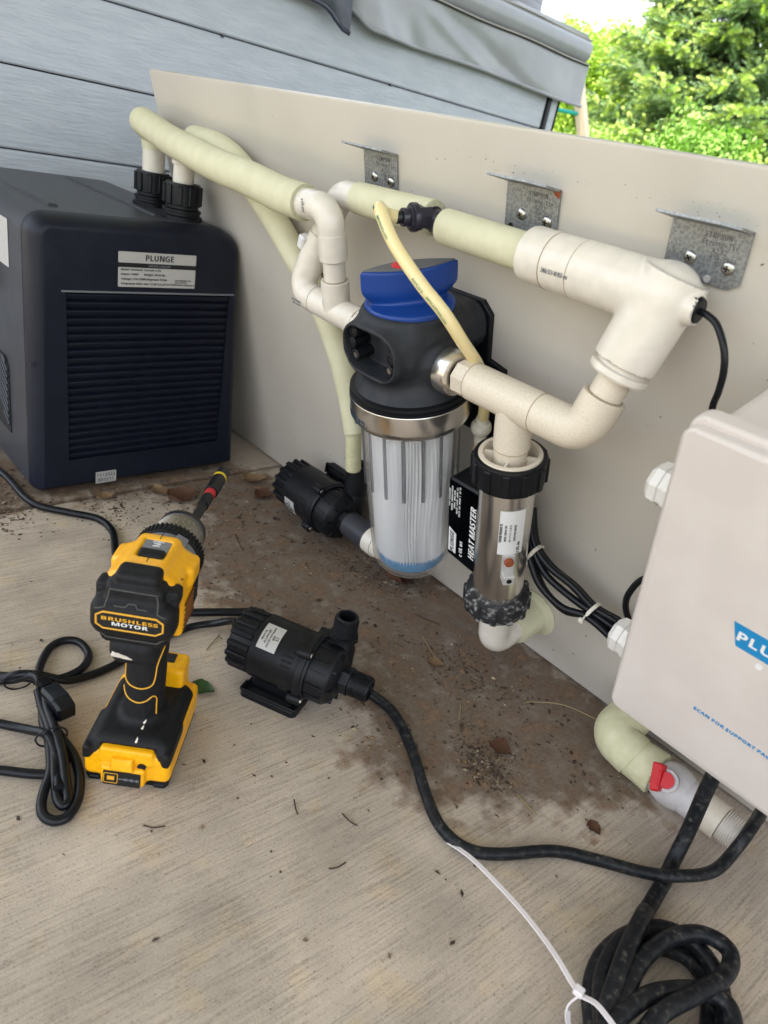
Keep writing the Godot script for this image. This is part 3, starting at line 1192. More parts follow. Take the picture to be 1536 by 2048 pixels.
func shrink(p: PackedVector2Array, d: float) -> PackedVector2Array:
	var q := PackedVector2Array()
	var m := p.size()
	var s := -1.0 if Geometry2D.is_polygon_clockwise(p) else 1.0
	for i in m:
		var e0 := (p[i] - p[(i + m - 1) % m]).normalized()
		var e1 := (p[(i + 1) % m] - p[i]).normalized()
		var n0 := Vector2(-e0.y, e0.x)
		var n1 := Vector2(-e1.y, e1.x)
		q.append(p[i] + (n0 + n1) / maxf(0.4, 1.0 + n0.dot(n1)) * d * s)
	return q


# ---------- chiller ----------
func chiller() -> void:
	var t := thing("water_chiller", "dark blue-black water chiller with louvred grille in the corner by the tub", "water chiller", ID, Vector3(-1.3, 0, -0.51))
	# outline as (z, y)
	var o := soft([Vector3(-0.332, 0.005, 0.012), Vector3(-0.699, 0.005, 0.012), Vector3(-0.671, 0.436, 0.042), Vector3(-0.337, 0.436, 0.03)], 7)
	var rings := []
	for q in [[-1.565, 0.012], [-1.553, 0.0], [-1.1005, 0.0], [-1.1000, 0.0012], [-1.0985, 0.0012], [-1.0970, 0.0]]:
		rings.append([q[0], shrink(o, q[1])])
	for k in range(1, 8):
		var a := PI / 2 * k / 7
		rings.append([-1.097 + 0.032 * sin(a), shrink(o, 0.019 * (1.0 - cos(a)))])
	var body := Soup.new()
	var front := Soup.new()
	for i in rings.size() - 1:
		var A: PackedVector2Array = rings[i][1]
		var B: PackedVector2Array = rings[i + 1][1]
		for k in A.size():
			var j := (k + 1) % A.size()
			var s := body if i < 3 else front
			s.face([Vector3(rings[i][0], A[k].y, A[k].x), Vector3(rings[i][0], A[j].y, A[j].x), Vector3(rings[i + 1][0], B[j].y, B[j].x), Vector3(rings[i + 1][0], B[k].y, B[k].x)], Vector3(-1.3, 0.22, -0.51))
	var bk := []
	for q in rings[0][1]:
		bk.append(Vector3(-1.565, q.y, q.x))
	body.face(bk, Vector3(-1.3, 0.22, -0.51))
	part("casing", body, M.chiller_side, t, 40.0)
	# front face round the grille opening
	var lo := Vector2(-0.654, 0.062)
	var hi := Vector2(-0.384, 0.331)
	var mid := (lo + hi) / 2
	var last: PackedVector2Array = rings[rings.size() - 1][1]
	var ang := []
	for q in last:
		ang.append([(q - mid).angle(), q, 0])
	for q in [lo, hi, Vector2(lo.x, hi.y), Vector2(hi.x, lo.y)]:
		ang.append([(q - mid).angle(), q, 1])
	ang.sort_custom(func(a, b): return a[0] < b[0])
	var inn := []
	var out := []
	for q in ang:
		var d := Vector2.from_angle(q[0])
		var k := minf((hi.x - mid.x) / maxf(absf(d.x), 1e-6), (hi.y - mid.y) / maxf(absf(d.y), 1e-6))
		inn.append(mid + d * k)
		if q[2] == 0:
			out.append(q[1])
		else:
			var hit := Vector2.ZERO
			for i in last.size():
				var x = Geometry2D.segment_intersects_segment(mid, mid + d, last[i], last[(i + 1) % last.size()])
				if x != null:
					hit = x
			out.append(hit)
	for i in inn.size():
		var j := (i + 1) % inn.size()
		front.face([Vector3(-1.065, out[i].y, out[i].x), Vector3(-1.065, out[j].y, out[j].x), Vector3(-1.065, inn[j].y, inn[j].x), Vector3(-1.065, inn[i].y, inn[i].x)], Vector3(-1.3, 0.22, -0.51))
		var wall := [Vector3(-1.065, inn[i].y, inn[i].x), Vector3(-1.065, inn[j].y, inn[j].x), Vector3(-1.082, inn[j].y, inn[j].x), Vector3(-1.082, inn[i].y, inn[i].x)]
		if inn[i].distance_to(inn[j]) > 1e-5:
			front.face(wall, Vector3(-1.07, inn[i].y * 2 - mid.y, inn[i].x * 2 - mid.x))
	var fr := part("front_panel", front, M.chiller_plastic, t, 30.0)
	var s := Soup.new()
	s.box(Vector3(-1.0815, mid.y, mid.x), Vector3(0.002, 0.14, 0.145))
	part("grille_back", s, M.dark_void, t)
	for k in 22:
		s = Soup.new()
		s.x = Transform3D(Basis(Vector3(0, 0, 1), -0.42), Vector3(-1.0720, 0.069 + k * 0.01225, mid.x))
		s.box(Vector3.ZERO, Vector3(0.0050, 0.0043, (hi.x - lo.x) / 2 - 0.001), 0.0008)
		part("slat", s, M.chiller_plastic, t)
	for z in [-0.445, -0.513, -0.580, -0.630]:
		s = Soup.new()
		s.box(Vector3(-1.0775, mid.y, z), Vector3(0.0045, 0.133, 0.004), 0.001)
		part("grille_rib", s, M.chiller_plastic, t)
	s = Soup.new()
	s.box(Vector3(-1.0635, 0.3335, mid.x), Vector3(0.002, 0.0013, 0.142), 0.0006)
	part("grille_lip", s, M.ink_grey, t)
	# top: long shallow ribs
	for q in [[-0.395, 0.008], [-0.555, 0.006]]:
		s = Soup.new()
		s.box(Vector3(-1.33, 0.436, q[0]), Vector3(0.19, 0.0035, q[1]), 0.003)
		part("top_rib", s, M.chiller_side, t, 60.0)
	# rating plate, in two pale fields
	var n := Basis(Vector3(0, 0, -1), Vector3(0, 1, 0), Vector3(1, 0, 0))
	var pl := Soup.new()
	pl.x = Transform3D(n, Vector3(-1.065, 0.368, -0.5235))
	pl.prism(ring_poly(0.0645, 0.0265, 0.002, 3), 0.0, 0.0005)
	var plate := part("rating_plate", pl, M.label_black, t)
	for q in [[0.0178, 0.0085], [-0.0115, 0.0150]]:
		s = Soup.new()
		s.x = Transform3D(n, Vector3(-1.0645, 0.368 + q[0], -0.5235))
		s.prism(ring_poly(0.0635, q[1] - 0.0005, 0.0015, 3), 0.0, 0.0004)
		part("plate_field", s, M.label_silver, plate)
	var tx := func(text: String, high: float, x: float, y: float, m: Material, bold := false, centre := false):
		var shift := 0.0
		if not centre:
			shift = letters(text, high, "Droid Sans", bold).get_aabb().size.x / 2
		write(plate, text, high, Transform3D(n, Vector3(-1.0639, 0.368 + y, -0.5235 - x - shift)), m, bold)
	tx.call("PLUNGE", 0.0088, 0.002, 0.0178, M.ink_dark, true, true)
	tx.call("WATER CHILLER", 0.0034, 0.002, 0.0063, M.ink_grey, true, true)
	for q in [["Model: Standard", -0.059, 0.0035], ["Power: 1/4HP", -0.059, -0.0035], ["Voltage: 110-120V", -0.059, -0.0105], ["Frequency: 60Hz", -0.059, -0.0175], ["Current: 4.7A", -0.023, 0.0035], ["Weight: 90-92 lbs", -0.023, -0.0035], ["Refrigerant: R134a", -0.023, -0.0105], ["Size: 17.83\"x12.24\"x17.52\"", -0.023, -0.0175]]:
		tx.call(q[0], 0.0031, q[1], q[2] - 0.0035, M.ink_dark, true)
	for q in [["thecoldplunge.com", -0.0105], ["855-758-6870", -0.014], ["hello@thecoldplunge.com", -0.0175]]:
		tx.call(q[0], 0.0020, 0.029, q[1] - 0.0035, M.ink_dark)
	s = Soup.new()
	s.x = Transform3D(n, Vector3(-1.065, 0.0228, -0.4445))
	s.prism(ring_poly(0.0175, 0.0105, 0.001, 2), 0.0, 0.0005)
	var st := part("date_sticker", s, M.label_silver, t)
	write(st, "11/2022", 0.0056, Transform3D(n, Vector3(-1.0641, 0.0272, -0.4445)), M.ink_dark, true, "Droid Sans Mono")
	write(st, "003211", 0.0056, Transform3D(n, Vector3(-1.0641, 0.0182, -0.4445)), M.ink_dark, true, "Droid Sans Mono")
	# left side: foil sticker, carrying handle, slanting vent
	var sb := Basis(Vector3(1, 0, 0), Vector3(0, 1, -0.0115).normalized(), Vector3(0, 0.0115, 1).normalized())
	s = Soup.new()
	s.x = Transform3D(sb, Vector3(-1.24, 0.377, -0.3358))
	s.prism(ring_poly(0.085, 0.034, 0.001, 2), 0.0, 0.0006)
	part("foil_sticker", s, M.label_silver, t)
	s = Soup.new()
	s.x = Transform3D(sb, Vector3(-1.30, 0.318, -0.3344))
	s.prism(ring_poly(0.092, 0.026, 0.025, 8), 0.0, 0.006, 0.003)
	var hd := part("handle_surround", s, M.chiller_plastic, t, 50.0)
	s = Soup.new()
	s.x = Transform3D(sb, Vector3(-1.30, 0.318, -0.3282))
	s.prism(ring_poly(0.080, 0.016, 0.0155, 8), 0.0, 0.0005)
	part("handle_recess", s, M.dark_void, hd)
	s = Soup.new()
	s.x = Transform3D(sb, Vector3(-1.26, 0.13, -0.3326))
	s.prism(PackedVector2Array([Vector2(0.083, -0.060), Vector2(0.083, 0.052), Vector2(0.070, 0.068), Vector2(-0.10, 0.068), Vector2(-0.10, -0.060)]), -0.002, 0.0006)
	var vent := part("side_vent", s, M.dark_void, t)
	for k in 14:
		s = Soup.new()
		s.x = Transform3D(sb, Vector3(-1.26, 0.13, -0.3326))
		var y0 := -0.056 + k * 0.0115
		var xa := 0.083
		var ya := y0
		if ya > 0.05:
			xa -= ya - 0.05
		var xb := maxf(-0.10, xa - (ya + 0.060) / 0.62)
		var p0 := Vector3(xb, ya - (xa - xb) * 0.0, 0.002)
		p0.y = minf(0.066, ya + (xa - xb) * 0.62)
		p0.x = xa - (p0.y - ya) / 0.62
		var p1 := Vector3(xa, ya, 0.002)
		if p0.distance_to(p1) > 0.01 and ya < 0.06:
			s.cyl(p0, p1, 0.0022, 6)
			part("vent_slat", s, M.chiller_side, vent)
	s = Soup.new()
	s.cyl(Vector3(-1.0745, 0.222, -0.335), Vector3(-1.0745, 0.222, -0.3335), 0.0028, 10)
	part("screw", s, M.dark_steel, t)
	# two unions on top, where the pipes leave
	for q in [Vector3(-1.265, 0.437, -0.606), Vector3(-1.145, 0.437, -0.600)]:
		var g := "black ribbed union nut on the chiller top, behind the other one" if q.x < -1.2 else "black ribbed union nut on the chiller top, nearer the front"
		var u := Soup.new()
		u.x = Transform3D(Basis(), q)
		u.lathe([Vector2(0, -0.003), Vector2(0.033, -0.003), Vector2(0.033, 0.004), Vector2(0.029, 0.006), Vector2(0.029, 0.010), Vector2(0.031, 0.011), Vector2(0.031, 0.014), Vector2(0.026, 0.016), Vector2(0.026, 0.020), Vector2(0.028, 0.021), Vector2(0.0285, 0.050), Vector2(0.0265, 0.0535), Vector2(0.019, 0.0535)], 28)
		for k in 10:
			u.x = Transform3D(Basis(Vector3.UP, TAU * k / 10), q)
			u.box(Vector3(0.0285, 0.036, 0), Vector3(0.0028, 0.0145, 0.0042), 0.0012)
		part("union_nut", u, M.black_plastic, t).set_meta("label", g)


func angle_brackets() -> void:
	var i := 0
	for q in [[-0.6975, 0.6, 0.060], [-0.466, 0.599, 0.066], [-0.2795, 0.5975, 0.070]]:
		var u: float = q[0]
		var hw: float = q[2] / 2
		var t := thing("angle_bracket", ["leftmost galvanised angle bracket, above the insulated pipe's left half", "middle galvanised angle bracket, with a rusty corner", "rightmost galvanised angle bracket, above the big white elbow"][i], "bracket", WF, Vector3(u, 0.598, 0), "galvanised angle brackets screwed along the tub side")
		var s := Soup.new()
		var c := 0.006
		s.x = Transform3D(Basis(), Vector3(u, 0.598, 0))
		s.prism(PackedVector2Array([Vector2(-hw, 0.0245), Vector2(-hw, -0.022), Vector2(hw - c * 1.6, -0.024), Vector2(hw, -0.024 + c), Vector2(hw, 0.0245)]), 0.0008, 0.0032, 0.0004)
		part("plate", s, M.galvanised, t)
		# upper leg, bent a little above square
		s = Soup.new()
		s.x = Transform3D(Basis(Vector3(1, 0, 0), -PI / 2 - 0.40), Vector3(u, 0.598 + 0.0245, 0.002))
		s.x = Transform3D(Basis(Vector3(1, 0, 0), Vector3(0, sin(0.35), cos(0.35)), Vector3(0, -cos(0.35), sin(0.35))), Vector3(u, 0.598 + 0.0235, 0.0015))
		s.prism(PackedVector2Array([Vector2(-hw, 0), Vector2(hw, 0), Vector2(hw, 0.026), Vector2(hw - 0.012, 0.038), Vector2(-hw + 0.002, 0.038)]), -0.0012, 0.0012, 0.0003)
		part("upper_leg", s, M.galvanised, t)
		for k in 2:
			var p := Vector3(u + [-0.012, 0.0225][k] * hw / 0.035, 0.598 + [-0.0045, -0.006][k], 0.0032)
			s = Soup.new()
			s.x = Soup.along(p, Vector3(0, 0, 1))
			s.lathe([Vector2(0, 0), Vector2(0.0056, 0), Vector2(0.0058, 0.0008), Vector2(0.0048, 0.0021), Vector2(0.0028, 0.003), Vector2(0, 0.0033)], 18)
			var sc := part("screw", s, M.screw_steel, t, 60.0)
			s = Soup.new()
			s.x = Transform3D(Basis(Vector3(0, 0, 1), 0.5 + k), p + Vector3(0, 0, 0.0032))
			s.box(Vector3.ZERO, Vector3(0.0026, 0.0006, 0.0003))
			s.box(Vector3(0, 0.0016, 0), Vector3(0.0006, 0.001, 0.0003))
			s.box(Vector3(0, -0.0016, 0), Vector3(0.0006, 0.001, 0.0003))
			part("cross_slot", s, M.gap, sc)
		for k in 2:
			if i == 2 and k == 0:
				continue
			s = Soup.new()
			var p := Vector3(u + [-0.026, 0.007][k] * hw / 0.035, 0.598 - 0.0185, 0.0032)
			s.x = Soup.along(p, Vector3(0, 0, 1))
			s.lathe([Vector2(0.0022, 0), Vector2(0.0032, 0), Vector2(0.003, 0.0004), Vector2(0.0022, 0.0003), Vector2(0, 0.0001)], 14)
			part("hole", s, M.label_silver if i == 2 else M.dark_steel, t)
		var face := func(y: float, x: float): return Transform3D(Basis(Vector3(0, 0, 1), 0.0), Vector3(u + x * hw / 0.035, 0.598 + y, 0.0032))
		for l in [["SIMPSON", 0.0165, 0.008, 0.0042], ["Strong-Tie", 0.0105, 0.011, 0.004], ["A23Z", 0.0045, 0.012, 0.0042], ["ESR-2523", -0.0005, 0.0165, 0.0034], ["SD 102", -0.0052, 0.0175, 0.0032]]:
			write(t, l[0], l[3], face.call(l[1], l[2]), M.ink_stamp, false, "Droid Sans Mono")
		if i == 1:
			s = Soup.new()
			s.x = Transform3D(Basis(), Vector3(u + hw - 0.003, 0.598 + 0.0225, 0.003))
			s.prism(PackedVector2Array([Vector2(-0.005, 0.0), Vector2(-0.001, -0.004), Vector2(0.003, -0.005), Vector2(0.0035, 0.002), Vector2(-0.002, 0.003)]), 0.0, 0.0006)
			part("rust_patch", s, M.rust, t)
		i += 1


# pipe-fitting bits in the wall frame
func fitting_tube(p: Array, r: float, bend: float, sides := 24) -> Soup:
	var s := Soup.new()
	s.tube(bent(p, bend) if p.size() > 2 else PackedVector3Array(p), r, sides)
	return s


# thin glue line round a pipe where a socket ends
func glue(t: Node3D, spots: Array) -> void:
	for q in spots:
		var s := Soup.new()
		var d: Vector3 = (q[1] as Vector3).normalized()
		s.cyl(q[0] - d * 0.0004, q[0] + d * 0.0004, q[2], 28)
		part("glue_line", s, M.glue, t)


func collar(s: Soup, a: Vector3, b: Vector3, r: float) -> void:
	s.cyl(a, b, r, 26, 0.001)


func hoses() -> void:
	var W := func(p: Vector3) -> Vector3: return WF.affine_inverse() * p
	# first insulated pipe: from the rear union over to the elbow on the filter side
	var a1: Vector3 = W.call(Vector3(-1.265, 0.488, -0.606))
	var b1: Vector3 = W.call(Vector3(-1.265, 0.535, -0.606))
	var t := thing("insulated_pipe", "pale yellow foam-wrapped pipe arching from chiller's rear union to white elbow", "insulated pipe", WF, a1)
	var s := Soup.new()
	s.cyl(a1, b1, 0.0185, 24)
	var rs: Vector3 = W.call(Vector3(-1.265, 0.511, -0.606))
	s.cyl(rs, rs + (b1 - a1).normalized() * 0.001, 0.0189, 24)
	part("riser", s, M.pvc, t)
	s = Soup.new()
	s.tube(curve([b1 + Vector3(0, -0.006, 0), b1 + Vector3(0.002, 0.016, 0), b1 + Vector3(0.016, 0.036, 0.018), Vector3(-1.125, 0.592, 0.062), Vector3(-1.014, 0.590, 0.080), Vector3(-0.938, 0.585, 0.085), Vector3(-0.863, 0.581, 0.085), Vector3(-0.795, 0.574, 0.085), Vector3(-0.742, 0.573, 0.085)], 10), 0.0215, 24)
	part("foam_sleeve", s, M.foam, t)
	s = Soup.new()
	var e := Vector3(-0.742, 0.573, 0.085)
	s.pipe(e, e + Vector3(0.0012, 0, 0), 0.0208, 0.0145)
	part("sleeve_end", s, M.foam_end, t)
	# second: from the front union down the wall to the rear pump
	var a2: Vector3 = W.call(Vector3(-1.145, 0.488, -0.600))
	var b2: Vector3 = W.call(Vector3(-1.145, 0.551, -0.600))
	t = thing("insulated_pipe", "pale yellow foam-wrapped pipe running down the tub side behind the first", "insulated pipe", WF, Vector3(-0.725, 0.2, 0.045))
	s = Soup.new()
	s.tube(bent([a2, b2, b2 + Vector3(0.032, 0.003, -0.006)], 0.014), 0.0165, 24)
	s.cyl(a2 + (b2 - a2) * 0.45, a2 + (b2 - a2) * 0.62, 0.0195, 24, 0.001)
	part("elbow", s, M.pvc, t)
	s = Soup.new()
	var r2 := []
	for k in 101:
		r2.append(lerpf(0.0215, 0.0185, clampf(k / 40.0, 0, 1)) if k < 80 else lerpf(0.0185, 0.0150, (k - 80) / 20.0))
	var pth := curve([b2 + Vector3(0.024, 0.003, -0.005), Vector3(-1.035, 0.588, 0.032), Vector3(-0.985, 0.572, 0.030), Vector3(-0.936, 0.535, 0.028), Vector3(-0.888, 0.493, 0.028), Vector3(-0.840, 0.447, 0.028), Vector3(-0.799, 0.399, 0.028), Vector3(-0.765, 0.337, 0.030), Vector3(-0.746, 0.284, 0.035), Vector3(-0.727, 0.239, 0.045)], 11)
	r2.resize(pth.size())
	s.tube(pth, r2, 24)
	part("foam_sleeve", s, M.foam, t)
	s = Soup.new()
	s.tube(PackedVector3Array([Vector3(-0.729, 0.246, 0.044), Vector3(-0.727, 0.176, 0.052)]), 0.0118, 20)
	for k in 12:
		s.cyl(Vector3(-0.7288 + 0.0002 * k, 0.236 - k * 0.005, 0.045 + k * 0.0006), Vector3(-0.7288 + 0.0002 * k, 0.2345 - k * 0.005, 0.0452 + k * 0.0006), 0.0122, 20)
	part("ribbed_pipe", s, M.foam_dirty, t)


func plumbing() -> void:
	var s: Soup
	# white elbow, riser and tee left of the filter
	var t := thing("pipe_assembly", "white plastic elbow, riser, tee and diagonal pipe left of the filter", "pipe fittings", WF, Vector3(-0.70, 0.45, 0.085))
	s = fitting_tube([Vector3(-0.742, 0.573, 0.085), Vector3(-0.692, 0.575, 0.085), Vector3(-0.692, 0.518, 0.085)], 0.0168, 0.021)
	collar(s, Vector3(-0.742, 0.573, 0.085), Vector3(-0.724, 0.5737, 0.085), 0.0172)
	collar(s, Vector3(-0.692, 0.517, 0.085), Vector3(-0.692, 0.548, 0.085), 0.0174)
	part("elbow", s, M.pvc, t)
	s = Soup.new()
	s.cyl(Vector3(-0.6925, 0.475, 0.085), Vector3(-0.692, 0.52, 0.085), 0.0137, 24)
	part("riser", s, M.pvc, t)
	s = Soup.new()
	s.cyl(Vector3(-0.735, 0.4545, 0.085), Vector3(-0.648, 0.450, 0.085), 0.0178, 26, 0.001)
	s.cyl(Vector3(-0.694, 0.452, 0.085), Vector3(-0.6925, 0.492, 0.085), 0.0176, 26, 0.001)
	part("tee", s, M.pvc, t)
	s = Soup.new()
	s.tube(bent([Vector3(-0.734, 0.4545, 0.085), Vector3(-0.776, 0.4565, 0.085), Vector3(-0.756, 0.508, 0.066)], 0.02), 0.0176, 24)
	collar(s, Vector3(-0.7645, 0.486, 0.0742), Vector3(-0.756, 0.508, 0.066), 0.0179)
	part("elbow", s, M.pvc, t)
	s = Soup.new()
	s.tube(bent([Vector3(-0.757, 0.506, 0.0665), Vector3(-0.728, 0.577, 0.040), Vector3(-0.690, 0.578, 0.040)], 0.02), 0.0165, 24)
	collar(s, Vector3(-0.757, 0.506, 0.0665), Vector3(-0.748, 0.528, 0.058), 0.0178)
	part("diagonal_pipe", s, M.pvc, t)
	s = Soup.new()
	s.x = Transform3D(Basis(Vector3(0, 0, 1), -0.45), Vector3(-0.7655, 0.521, 0.077))
	s.box(Vector3.ZERO, Vector3(0.0055, 0.0095, 0.006), 0.002)
	part("label_tab", s, M.label_white, t)
	s = Soup.new()
	s.cyl(Vector3(-0.648, 0.450, 0.085), Vector3(-0.615, 0.4475, 0.085), 0.0165, 24)
	for k in 6:
		s.x = Transform3D(Basis(Vector3(1, 0, 0), TAU * k / 6), Vector3(-0.64, 0.4494, 0.085))
		s.box(Vector3(0, 0.0155, 0), Vector3(0.010, 0.0018, 0.0045), 0.0008)
	part("threaded_adapter", s, M.pvc, t)
	var pm := func(text: String, at: Vector3, along: Vector3, out: Vector3, high: float):
		var x := along.normalized()
		var z := (out - x * out.dot(x)).normalized()
		write(t, text, high, Transform3D(Basis(x, z.cross(x), z), at), M.ink_grey)
	pm.call("ASTM D2466", Vector3(-0.757, 0.4535, 0.1032), Vector3(1, -0.05, 0), Vector3(0, 0.05, 1), 0.0026)
	pm.call("NSF-pw 3/4", Vector3(-0.757, 0.4490, 0.1032), Vector3(1, -0.05, 0), Vector3(0, -0.05, 1), 0.0022)
	pm.call("D2466", Vector3(-0.722, 0.577, 0.1025), Vector3(0, 1, 0), Vector3(0, 0, 1), 0.004)
	glue(t, [[Vector3(-0.6922, 0.5165, 0.085), Vector3(0, 1, 0), 0.0150], [Vector3(-0.7345, 0.4545, 0.085), Vector3(1, -0.05, 0), 0.0181], [Vector3(-0.648, 0.450, 0.085), Vector3(1, -0.05, 0), 0.0172], [Vector3(-0.7475, 0.529, 0.0575), Vector3(0.29, 0.71, -0.265), 0.0169], [Vector3(-0.6925, 0.4925, 0.085), Vector3(0, 1, 0), 0.0146]])
	# insulated run under the brackets, left length
	t = thing("insulated_pipe", "short foam-wrapped pipe with a white cap under the leftmost bracket", "insulated pipe", WF, Vector3(-0.63, 0.579, 0.04))
	s = Soup.new()
	s.tube(PackedVector3Array([Vector3(-0.694, 0.578, 0.04), Vector3(-0.640, 0.5785, 0.04), Vector3(-0.567, 0.580, 0.04)]), 0.0182, 26)
	part("foam_sleeve", s, M.foam, t)
	s = Soup.new()
	s.pipe(Vector3(-0.567, 0.58, 0.04), Vector3(-0.5658, 0.58, 0.04), 0.0178, 0.0105)
	part("sleeve_end", s, M.foam_end, t)
	# black venturi injector
	t = thing("venturi_injector", "black plastic venturi injector between the two foam-wrapped pipes", "injector", WF, Vector3(-0.57, 0.578, 0.04))
	s = Soup.new()
	s.cyl(Vector3(-0.58, 0.579, 0.04), Vector3(-0.535, 0.5745, 0.04), 0.0125, 22, 0.001)
	s.cyl(Vector3(-0.585, 0.579, 0.04), Vector3(-0.566, 0.578, 0.04), 0.0142, 22, 0.001)
	part("body", s, M.venturi, t)
	s = Soup.new()
	s.cyl(Vector3(-0.569, 0.581, 0.044), Vector3(-0.578, 0.5835, 0.066), 0.0128, 8, 0.001)
	s.cyl(Vector3(-0.575, 0.5826, 0.057), Vector3(-0.5772, 0.5832, 0.0635), 0.0150, 18, 0.001)
	s.cyl(Vector3(-0.578, 0.5835, 0.064), Vector3(-0.5815, 0.5845, 0.073), 0.0095, 18, 0.001)
	for k in 2:
		s.cyl(Vector3(-0.570, 0.5805 + 0.0, 0.045), Vector3(-0.545, 0.5885 - k * 0.025, 0.040), 0.003, 8)
	part("suction_port", s, M.venturi, t)
	s = Soup.new()
	s.cyl(Vector3(-0.5815, 0.5845, 0.073), Vector3(-0.5838, 0.5852, 0.079), 0.0066, 18, 0.0008)
	part("clamp_ring", s, M.dark_steel, t)
	# right length, big coupling and sensor elbow
	t = thing("insulated_pipe", "foam-wrapped pipe running from the black injector into the big white coupling", "insulated pipe", WF, Vector3(-0.49, 0.574, 0.04))
	s = Soup.new()
	s.tube(PackedVector3Array([Vector3(-0.548, 0.5745, 0.04), Vector3(-0.43, 0.5725, 0.04)]), 0.0185, 26)
	part("foam_sleeve", s, M.foam, t)
	s = Soup.new()
	s.pipe(Vector3(-0.5492, 0.5745, 0.04), Vector3(-0.548, 0.5745, 0.04), 0.0181, 0.0118)
	part("sleeve_end", s, M.foam_end, t)
	t = thing("sensor_elbow", "big white coupling and sensor elbow, with a black cable plug at its corner", "pipe fittings", WF, Vector3(-0.32, 0.5, 0.04))
	s = Soup.new()
	s.x = Soup.along(Vector3(-0.434, 0.5727, 0.04), Vector3(0.0635, -0.0012, 0))
	s.lathe([Vector2(0.0185, 0.0), Vector2(0.0225, 0.0), Vector2(0.0258, 0.003), Vector2(0.0264, 0.0075), Vector2(0.0262, 0.0315), Vector2(0.0258, 0.032), Vector2(0.0262, 0.0325), Vector2(0.0264, 0.064), Vector2(0.0255, 0.065)], 36)
	part("coupling", s, M.pvc, t)
	s = Soup.new()
	var sdf1 := func(p: Vector3) -> float:
		var d := sd_cyl(Vector3(p.x, p.y + (p.x + 0.30) * 0.02, p.z), Vector3(-0.331, 0.5705, 0.04), 0, 0.0265, 0.0405, 0.001)
		var q := p - Vector3(-0.2875, 0.5695, 0.040)
		var ax := Vector3(-0.0141, -0.0646, 0.0231)
		var cut := q.dot(ax.normalized()) - 0.0625
		var e := maxf((q - ax * (q.dot(ax) / ax.length_squared())).length() - 0.0288, maxf(cut, -q.dot(ax.normalized()) - 0.02))
		var ball := q.length() - 0.0298
		d = smin(d, smin(e, ball, 0.003), 0.0035)
		var spout := sd_cyl(p, Vector3(-0.266, 0.5685, 0.044), 0, 0.0132, 0.013, 0.002)
		var bore := sd_cyl(p, Vector3(-0.251, 0.5685, 0.044), 0, 0.0104, 0.010, 0.001)
		return maxf(smin(d, spout, 0.003), -bore)
	s.field(sdf1, Vector3(-0.378, 0.475, 0.004), Vector3(-0.238, 0.606, 0.102), 0.0024)
	part("elbow_body", s, M.pvc, t)
	s = Soup.new()
	s.cyl(Vector3(-0.268, 0.5685, 0.044), Vector3(-0.2515, 0.5685, 0.044), 0.0102, 20, 0.0015)
	part("cable_plug", s, M.black_plastic, t)
	s = Soup.new()
	s.x = Soup.along(Vector3(-0.2995, 0.5125, 0.0596), Vector3(-0.0141, -0.0646, 0.0231))
	s.lathe([Vector2(0.0154, 0.016), Vector2(0.0154, -0.002), Vector2(0.0235, -0.002), Vector2(0.0238, 0.005), Vector2(0.0282, 0.006), Vector2(0.0286, 0.011), Vector2(0.0275, 0.013), Vector2(0.0154, 0.0135)].slice(1) , 30)
	part("bushing", s, M.pvc, t, 25.0)
	var map4 := func(p: Vector3) -> Vector3:
		var a := 0.02 + p.y / 0.0266
		return Vector3(-0.383 + p.x * 0.55, 0.5718, 0.04) + Vector3(0, sin(a), cos(a)) * (0.0266 + p.z)
	glue(t, [[Vector3(-0.4025, 0.572, 0.04), Vector3(1, -0.02, 0), 0.0264], [Vector3(-0.3715, 0.5715, 0.04), Vector3(1, -0.02, 0), 0.02655]])
	write_bent(t, "2466 SCH 40 NSF-pw", 0.0042, map4, M.ink_grey)
	# run from the filter outlet to the sensor elbow
	t = thing("pipe_assembly", "white plastic tee, elbow and pipes right of the filter, above the heater", "pipe fittings", WF, Vector3(-0.40, 0.44, 0.085))
	s = Soup.new()
	s.x = Soup.along(Vector3(-0.474, 0.4435, 0.085), Vector3(1, -0.01, 0))
	s.lathe([Vector2(0.0, 0.0), Vector2(0.0185, 0.0), Vector2(0.0205, 0.002), Vector2(0.0205, 0.022), Vector2(0.0195, 0.024)], 8)
	part("threaded_adapter", s, M.pvc_dirty, t, 20.0)
	s = Soup.new()
	s.cyl(Vector3(-0.455, 0.4435, 0.085), Vector3(-0.366, 0.4425, 0.085), 0.0205, 28, 0.0008)
	s.cyl(Vector3(-0.3965, 0.4425, 0.085), Vector3(-0.3972, 0.389, 0.085), 0.0197, 28, 0.001)
	part("tee", s, M.pvc_dirty, t)
	s = Soup.new()
	s.tube(bent([Vector3(-0.3665, 0.4425, 0.085), Vector3(-0.315, 0.442, 0.085), Vector3(-0.3068, 0.4800, 0.0715)], 0.022), 0.0204, 28)
	collar(s, Vector3(-0.3109, 0.461, 0.0782), Vector3(-0.3070, 0.479, 0.0718), 0.0211)
	part("elbow", s, M.pvc_dirty, t)
	s = Soup.new()
	s.cyl(Vector3(-0.3085, 0.472, 0.0744), Vector3(-0.3015, 0.504, 0.0627), 0.0160, 24)
	part("riser", s, M.pvc_dirty, t)
	s = Soup.new()
	s.cyl(Vector3(-0.3972, 0.35, 0.085), Vector3(-0.3972, 0.388, 0.085), 0.0182, 24)
	s.cyl(Vector3(-0.3972, 0.384, 0.085), Vector3(-0.3972, 0.3868, 0.085), 0.0186, 24)
	part("down_pipe", s, M.pvc_dirty, t)


